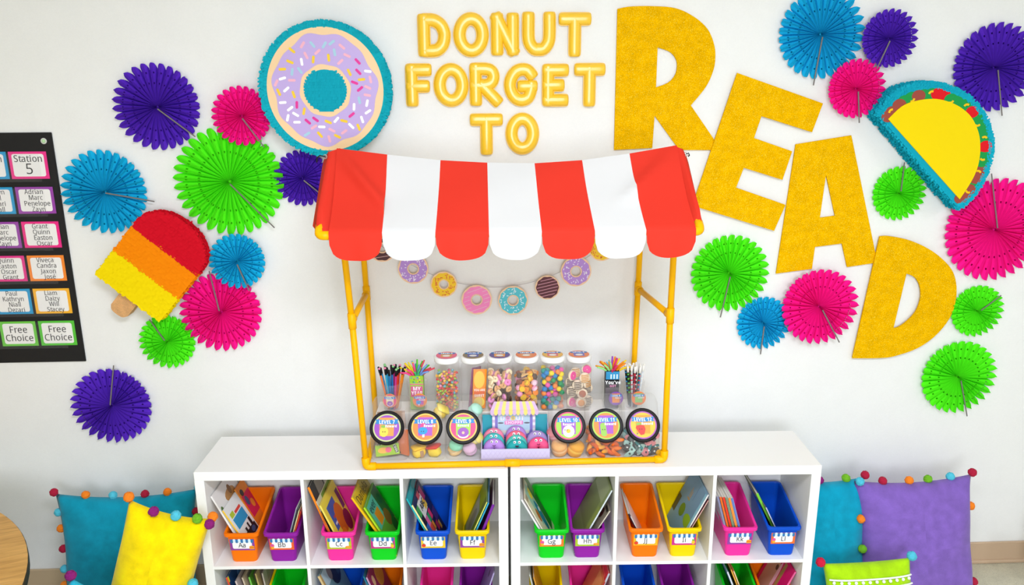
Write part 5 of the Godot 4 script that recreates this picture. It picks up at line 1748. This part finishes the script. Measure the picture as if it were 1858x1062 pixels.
			4:
				var n := 0
				for p in heap(46, V(0.053, 0, 0.052), 0.01, 0.075, 0.0185):
					var w := thing("snack_ring", ["orange curved", "amber curved", "dark orange curved"][n % 3] + " snack shaped toy in the LEVEL 11 jar", "toy", base + p, any_turn(), ["orange", "amber", "dark orange"][n % 3] + " snack toys")
					var pts := []
					for e in 9:
						var a := -0.7 + 1.4 * e / 8.0
						pts.append(V(0.034 * sin(a), 0.034 * cos(a) - 0.031, 0.0))
					st = S(true)
					tube(st, pts, [0.003, 0.006, 0.0072, 0.008, 0.008, 0.008, 0.0072, 0.006, 0.003], 9)
					part("snack", st, plastic(["f07a1e", "f2a83a", "e0621a"][n % 3], 0.45), w)
					n += 1
				for k in 8:
					var p := V(-0.045 + 0.013 * k, 0.05 + 0.02 * sin(k * 1.7), -0.02 + 0.006 * (k % 3))
					var w := thing("snack_stick", "peach stick shaped toy behind the rings in the LEVEL 11 jar", "toy", base + p, V(rng.randf_range(-0.4, 0.4), rng.randf() * 3.0, rng.randf_range(-0.8, 0.8)), "peach stick toys")
					st = S()
					box(st, V(0, 0.02, 0), V(0.01, 0.07, 0.01), Basis(), 0.002)
					part("snack", st, plastic("f4b888", 0.5), w)
			5:
				var n := 0
				for p in heap(80, V(0.054, 0, 0.054), 0.008, 0.085, 0.0165):
					var kind := n % 4
					var w := thing("trinket_toy", ["dark grey tag shaped trinket", "pale mint tag shaped trinket", "rose pink disc shaped trinket", "teal strip shaped trinket"][kind] + " in the LEVEL 12 jar", "toy", base + p, V(rng.randf_range(-0.5, 0.5), rng.randf_range(-0.8, 0.8), rng.randf() * TAU), ["grey", "mint", "rose", "teal"][kind] + " trinkets")
					st = S()
					match kind:
						2: lathe(st, [[0.0, -0.003], [0.013, -0.003], [0.014, 0.0], [0.013, 0.003], [0.0, 0.003]], 16, Transform3D(Basis(Vector3(1, 0, 0), PI / 2), Vector3.ZERO))
						_: slab(st, round_rect(0.034 if kind != 3 else 0.04, 0.018 if kind != 3 else 0.009, 0.004), NOHOLE, -0.002, 0.002)
					part("tag", st, plastic(["4a4a48", "a8ccc0", "e08a8e", "3a8a8a"][kind], 0.4), w)
					st = S()
					ball(st, V(0.005, 0.0, 0.003), V(0.004, 0.004, 0.002), 10, 6)
					part("dot", st, plastic(["e8e8e0", "3a4a44", "3a1a3a", "e8f0ee"][kind], 0.4), w)
					n += 1


func donut_display() -> void:
	var o := thing("display_box", "open lavender and teal card display box with a small shop sign, between the candy jars", "display box", V(0.0235, TOP, 0.145))
	var lav := mat("cfc8ea", 0.6)
	var st := S()
	box(st, V(0, 0.027, 0.098), V(0.242, 0.054, 0.003))
	part("front_wall", st, lav, o)
	st = S()
	for k in 15:
		for s in [-1, 1]:
			box(st, V(-0.112 + 0.016 * k, 0.027, 0.0998), V(0.0006, 0.05, 0.0006), Basis(Vector3(0, 0, 1), 0.6 * s))
	part("quilt_pattern", st, mat("c2b8e0", 0.6), o)
	for s in [-1, 1]:
		st = S()
		slab(st, PackedVector2Array([Vector2(-0.098, 0), Vector2(0.098, 0), Vector2(0.098, 0.054), Vector2(0.07, 0.058), Vector2(-0.02, 0.1), Vector2(-0.098, 0.105)]), NOHOLE, -0.0015, 0.0015, Transform3D(Basis(Vector3(0, 1, 0), -PI / 2), V(s * 0.1205, 0, 0)))
		part("side_wall", st, lav, o)
	st = S()
	box(st, V(0, 0.0015, 0), V(0.242, 0.003, 0.196))
	part("bottom", st, lav, o)
	st = S()
	box(st, V(0, 0.066, -0.03), V(0.238, 0.128, 0.003))
	part("back_card", st, mat("35a8b8", 0.55), o)
	# sign
	st = S()
	box(st, V(-0.004, 0.1, -0.022), V(0.156, 0.11, 0.003))
	var sign := part("sign_card", st, mat("8a7fcc", 0.55), o)
	st = S()
	var f := Transform3D(Basis(), V(-0.004, 0, -0.0203))
	art(st, "bcd8e8", round_rect(0.118, 0.092, 0.02), 0.0, f.translated_local(V(0, 0.1, 0)))
	for s in [-1, 1]:
		for k in 9:
			art(st, ["f4eef6", "d8c4e0"][k % 2], rect(s * 0.074 - 0.005, 0.045 + 0.0115 * k, s * 0.074 + 0.005, 0.0565 + 0.0115 * k), 0.0004, f)
	art(st, "e0ded0", rect(-0.056, 0.06, 0.056, 0.072), 0.0004, f)
	art(st, "e88ac8", round_rect(0.068, 0.016, 0.004), 0.0004, f.translated_local(V(0, 0.102, 0)))
	for s in [-1, 1]:
		art(st, "6a6478", oval(s * 0.048, 0.101, 0.011, 0.003, 12), 0.0006, f)
	for k in 2:
		slabbed_ring(st, ["f0a0d0", "f2d07a"][k], V(-0.022 + 0.019 * k, 0.12, 0.0006), 0.0085, f)
	part("sign_print", st, printed(), sign)
	writing("lettering", "D", 0.026, mat("f4ecf8", 0.5), sign, f * V(-0.042, 0.12, 0.001), Basis(), true)
	writing("lettering", "UT", 0.026, mat("f4ecf8", 0.5), sign, f * V(0.022, 0.12, 0.001), Basis(), true)
	writing("lettering", "SHOPPE", 0.0165, mat("fbe4f4", 0.5), sign, f * V(0, 0.102, 0.001), Basis(), true)
	# little canopy over the sign
	for k in 13:
		st = S()
		var w := 0.0135
		var x := -0.0855 + w * (k + 0.5)
		quad(st, V(x - w / 2 + 0.0, 0.158, 0.0), V(x + w / 2, 0.158, 0.0), V((x + w / 2) * 0.84, 0.184, -0.024), V((x - w / 2) * 0.84, 0.184, -0.024))
		slab(st, curved(PackedVector2Array([Vector2(x - w / 2, 0.16), Vector2(x - w / 2, 0.146), Vector2(x, 0.139), Vector2(x + w / 2, 0.146), Vector2(x + w / 2, 0.16)]), 1, 3, 4), NOHOLE, -0.0005, 0.0008)
		var c := part("canopy_stripe", st, mat(["d9b8dc", "f4de7a"][k % 2], 0.55), o)
		c.position = V(-0.004, 0, 0.0)
	# squishy donuts with faces
	var n := 0
	for d in [[-0.078, 0.072, 0.01, "f08aa8"], [-0.078, 0.062, 0.036, "4ab8b8"], [-0.076, 0.05, 0.064, "b88ad8"], [0.004, 0.078, 0.002, "b48ad4"], [0.004, 0.068, 0.028, "f2708a"], [0.005, 0.058, 0.048, "5ac0b8"], [0.006, 0.047, 0.066, "2aa8a8"], [0.08, 0.066, 0.026, "a894cc"], [0.083, 0.052, 0.06, "f05a8a"]]:
		var w := thing("squishy_donut", ["pink round toy with eyes, back of the left row", "teal round toy with eyes, middle of the left row", "lilac round toy with eyes, front of the left row", "mauve round toy with eyes, last of the centre row", "coral round toy with eyes, third of the centre row", "pale teal round toy with eyes, second of the centre row", "teal open mouthed round toy, front of the centre row", "grey lilac round toy with eyes, back of the right row", "hot pink smiling round toy, front of the right row"][n] + " in the display box", "toy", V(0.0235 + d[0], TOP + 0.036 + (d[1] - 0.048) * 0.72, 0.145 + d[2]), V(-0.35, 0, 0), "squishy round toys")
		st = S(true)
		var pts := []
		for k in 22:
			pts.append(V(cos(TAU * k / 22) * 0.0205, sin(TAU * k / 22) * 0.0205, 0))
		tube(st, pts, 0.0185, 14, true, false, 0.8)
		part("body", st, plastic(d[3], 0.55), w)
		for s in [-1, 1]:
			st = S(true)
			ball(st, V(s * 0.0085, 0.0275, 0.0135), V(0.0052, 0.0052, 0.003), 14, 8)
			var eye := part("eye", st, plastic("fafafa", 0.3), w)
			st = S(true)
			ball(st, V(s * 0.0085 - 0.0006, 0.027, 0.0158), V(0.0024, 0.0024, 0.0012), 10, 6)
			part("pupil", st, plastic("201820", 0.25), eye)
		if n in [2, 6, 8]:
			st = S()
			var arc := []
			for k in 7:
				var a := PI + 0.5 + (PI - 1.0) * k / 6.0
				arc.append(V(cos(a) * 0.006, 0.0185 + sin(a) * 0.006, 0.0152))
			tube(st, arc, 0.0009 if n != 6 else 0.0022, 6)
			part("mouth", st, plastic("4a2040", 0.5), w)
		n += 1


func slabbed_ring(st: SurfaceTool, h: String, c: Vector3, r: float, at: Transform3D) -> void:
	ink(st, h)
	slab(st, oval(0, 0, r, r, 20), oval(0, 0, r * 0.4, r * 0.4, 14), 0.0, 0.0004, at.translated_local(c))


# ---------------------------------------------------------------- cushions, table, rack
func plush(h: String) -> StandardMaterial3D:
	var m := StandardMaterial3D.new()
	m.albedo_texture = noise_image(256, Color.html(h), 0.035, 0.0, Color.WHITE, 0.12)
	m.uv1_triplanar = true
	m.uv1_scale = Vector3.ONE * 3.0
	m.roughness = 0.9
	m.metallic_specular = 0.15
	m.rim_enabled = true
	m.rim = 0.35
	m.rim_tint = 0.7
	return m


# an upright cushion: w wide, h high, middle at the origin, its face towards +z
func cushion(o: Node3D, w: float, h: float, fat: float, m: Material, ears := 0.05) -> Array:
	var n := 32
	var st := S(true)
	var g := []
	for i in n + 1:
		var row := []
		for j in n + 1:
			var x := 2.0 * i / n - 1.0
			var y := 2.0 * j / n - 1.0
			var px := x * (1.0 - ears * (1.0 - y * y) * (0.4 + 0.6 * x * x)) * w / 2
			var py := y * (1.0 - ears * (1.0 - x * x) * (0.4 + 0.6 * y * y)) * h / 2
			var k := pow(maxf(0.0, (1.0 - pow(absf(x), 2.4)) * (1.0 - pow(absf(y), 2.4))), 0.5)
			var crease := 0.008 * sin(9.0 * x + 3.0 * y) * sin(7.0 * y - 2.0 * x) * (1.0 - k) + 0.004 * sin(5.0 * x - 6.0 * y)
			row.append(V(px, py, (fat / 2 + crease) * k))
		g.append(row)
	for i in n:
		for j in n:
			quad(st, g[i][j], g[i + 1][j], g[i + 1][j + 1], g[i][j + 1])
			var b := func(p: Vector3) -> Vector3: return V(p.x, p.y, -p.z * 0.8)
			quad(st, b.call(g[i][j]), b.call(g[i][j + 1]), b.call(g[i + 1][j + 1]), b.call(g[i + 1][j]))
	part("cover", st, m, o)
	var edge := []                            # round the seam, from the lower left corner, anticlockwise
	for i in n:
		edge.append(g[i][0])
	for i in n:
		edge.append(g[n][i])
	for i in n:
		edge.append(g[n - i][n])
	for i in n:
		edge.append(g[0][n - i])
	return edge


func pompoms(o: Node3D, edge: Array, places: Array, r := 0.0175) -> void:   # [place round the edge in corners (0..4), colour]
	for p in places:
		var c: Vector3 = edge[int(p[0] * 32.0) % edge.size()]
		var st := S()
		ball(st, c + c.normalized() * r * 0.5 + V(0, 0, p[2] if p.size() > 2 else 0.0), V(r, r, r), 16, 11, 0.07)
		part("pompom", st, mat(p[1], 0.95), o)


func build_cushions() -> void:
	var K := {"r": "b01238", "o": "f58418", "b": "4fc0d8", "p": "8a1370", "g": "6fb31e"}
	# left: teal against the wall
	var o := thing("teal_cushion", "large teal cushion with pom-poms against the wall, left of the shelves", "cushion", V(-1.47, 0.263, 0.085), V(-0.18, 0.05, -0.0))
	var e := cushion(o, 0.53, 0.5, 0.13, plush("1296b2"), 0.09)
	pompoms(o, e, [[3.0, K.r], [2.79, K.o], [2.6, K.b], [2.4, K.r], [2.22, K.o], [2.02, K.b], [1.84, K.r], [3.16, K.b], [3.3, K.o], [3.46, K.r], [3.6, K.b], [3.74, K.o], [3.88, K.r]], 0.0155)
	# yellow, in front of it, one corner up
	o = thing("yellow_cushion", "bright yellow cushion with pom-poms leaning on the left end of the shelves", "cushion", V(-1.252, 0.334, 0.385), V(-0.1, 0.06, -0.3))
	e = cushion(o, 0.28, 0.58, 0.16, plush("fbdc04"), 0.06)
	pompoms(o, e, [[3.0, K.o], [2.66, K.p, 0.03], [2.42, K.b, 0.02], [2.18, K.g, 0.02], [2.03, K.o], [1.97, K.p, 0.02], [1.62, K.b, 0.03], [1.4, K.g, 0.03]], 0.0175)
	# a third cushion, only its corner shows
	o = thing("sky_blue_cushion", "sky blue cushion of which only a corner shows, low in front of the teal one", "cushion", V(-1.404, 0.232, 0.54), V(-0.1, 0.1, -0.55))
	e = cushion(o, 0.3, 0.35, 0.11, plush("2fb4d0"), 0.06)
	pompoms(o, e, [[3.0, K.p], [2.5, K.o], [3.3, K.r]], 0.0175)
	# right
	o = thing("blue_teal_cushion", "large teal cushion with pom-poms between the shelves and the purple cushion", "cushion", V(1.262, 0.262, 0.05), V(-0.2, 0.03, 0.03))
	e = cushion(o, 0.3, 0.5, 0.14, plush("0c98b8"), 0.05)
	pompoms(o, e, [[2.93, K.o], [2.6, K.p], [2.28, K.g], [2.0, K.r], [1.8, K.b], [1.5, K.r]], 0.0165)
	o = thing("purple_cushion", "large purple velvet cushion with pom-poms against the wall, right of the shelves", "cushion", V(1.598, 0.262, 0.072), V(-0.24, 0.03, 0.03))
	e = cushion(o, 0.47, 0.52, 0.17, plush("8262b8"), 0.075)
	pompoms(o, e, [[2.99, K.b, 0.03], [2.75, K.r], [2.56, K.o], [2.38, K.g], [2.19, K.b], [2.0, K.r], [1.75, K.o], [1.2, K.r], [1.05, K.o], [3.3, K.o, 0.03], [3.5, K.g, 0.03], [3.72, K.r, 0.03]], 0.0165)
	# small green one in front
	o = thing("green_cushion", "small lime green cushion with white pom-pom trim in front of the purple one", "cushion", V(1.33, 0.19, 0.285), V(-0.3, -0.05, 0.085))
	e = cushion(o, 0.32, 0.24, 0.1, plush("a8d816"), 0.04)
	pompoms(o, e, [[3.0, "d0103a"], [2.0, K.b]], 0.0175)
	for row in 6:
		var y := 0.066 - 0.03 * row
		var st := S()
		var pts := []
		for k in 25:
			var x := -0.148 + 0.296 * k / 24.0
			var kk := pow(maxf(0.0, (1.0 - pow(absf(x / 0.16), 2.4)) * (1.0 - pow(absf(y / 0.12), 2.4))), 0.5)
			pts.append(V(x, y, 0.052 * kk + 0.004))
		tube(st, pts, 0.0034, 6)
		part("white_trim", st, mat("f2f4ee", 0.9), o)
		for k in range(1, 24, 2):
			st = S()
			ball(st, pts[k] + V(0, -0.0095, 0.002), V(0.0062, 0.0062, 0.005), 9, 6, 0.06)
			part("white_bobble", st, mat("f2f4ee", 0.95), o)


func build_table() -> void:
	var o := thing("round_table", "round wood grained table top at the lower left edge of the picture", "table", V(-2.2296, 0, 1.0282))
	var im := Image.create(512, 512, false, Image.FORMAT_RGB8)
	var fn := FastNoiseLite.new()
	fn.seed = 3
	fn.frequency = 0.012
	for y in 512:
		for x in 512:
			var k := fn.get_noise_2d(x * 0.35, y * 5.0) * 0.1 + fn.get_noise_2d(x * 1.5 + 300, y * 22.0) * 0.07
			im.set_pixel(x, y, Color(0.84 + k, 0.635 + k, 0.335 + k * 0.8))
	var wood := StandardMaterial3D.new()
	wood.albedo_texture = ImageTexture.create_from_image(im)
	wood.uv1_triplanar = true
	wood.uv1_scale = V(1.1, 1.1, 1.1)
	wood.roughness = 0.45
	var st := S()
	lathe(st, [[0.826, 0.585], [0.8315, 0.599]], 96)
	lathe(st, [[0.8315, 0.599], [0.0, 0.6]], 96)
	var turned := part("table_top", st, wood, o)
	turned.rotation.y = 0.35
	st = S(true)
	lathe(st, [[0.0, 0.566], [0.824, 0.566], [0.8335, 0.57], [0.8335, 0.596], [0.8315, 0.5985]], 96)
	part("edge_band", st, plastic("3a3426", 0.5), o)
	st = S(true)
	lathe(st, [[0.3, 0.0], [0.3, 0.02], [0.06, 0.05], [0.05, 0.56], [0.2, 0.568]], 32)
	part("pedestal", st, mat("3a3834", 0.4, 0.5), o)


func build_rack() -> void:
	var o := thing("easel_board", "white edged picture board on a yellow foot at the right edge of the picture", "easel", V(2.22, 0, 0.02), V(-0.12, -0.25, 0.0))
	var st := S()
	box(st, V(0.03, 0.2, 0.0), V(0.2, 0.24, 0.012), Basis(), 0.002)
	part("board", st, mat("efece8", 0.6), o)
	st = S()
	art(st, "3a3438", rect(-0.058, 0.09, 0.12, 0.31), 0.0062, Transform3D())
	art(st, "d8b01e", rect(-0.058, 0.15, 0.12, 0.175), 0.0066, Transform3D())
	art(st, "c85a8a", rect(-0.058, 0.25, 0.12, 0.31), 0.0066, Transform3D())
	art(st, "8a8484", rect(-0.058, 0.1, 0.12, 0.12), 0.0066, Transform3D())
	part("picture", st, printed(), o)
	st = S(true)
	tube(st, [V(-0.085, 0.012, 0.05), V(0.2, 0.012, 0.03)], 0.011, 12)
	part("foot", st, plastic("f0b80c", 0.4), o)
	st = S(true)
	tube(st, [V(0.02, 0.012, 0.04), V(0.03, 0.3, -0.012)], 0.008, 10)
	part("upright", st, plastic("f0b80c", 0.4), o)
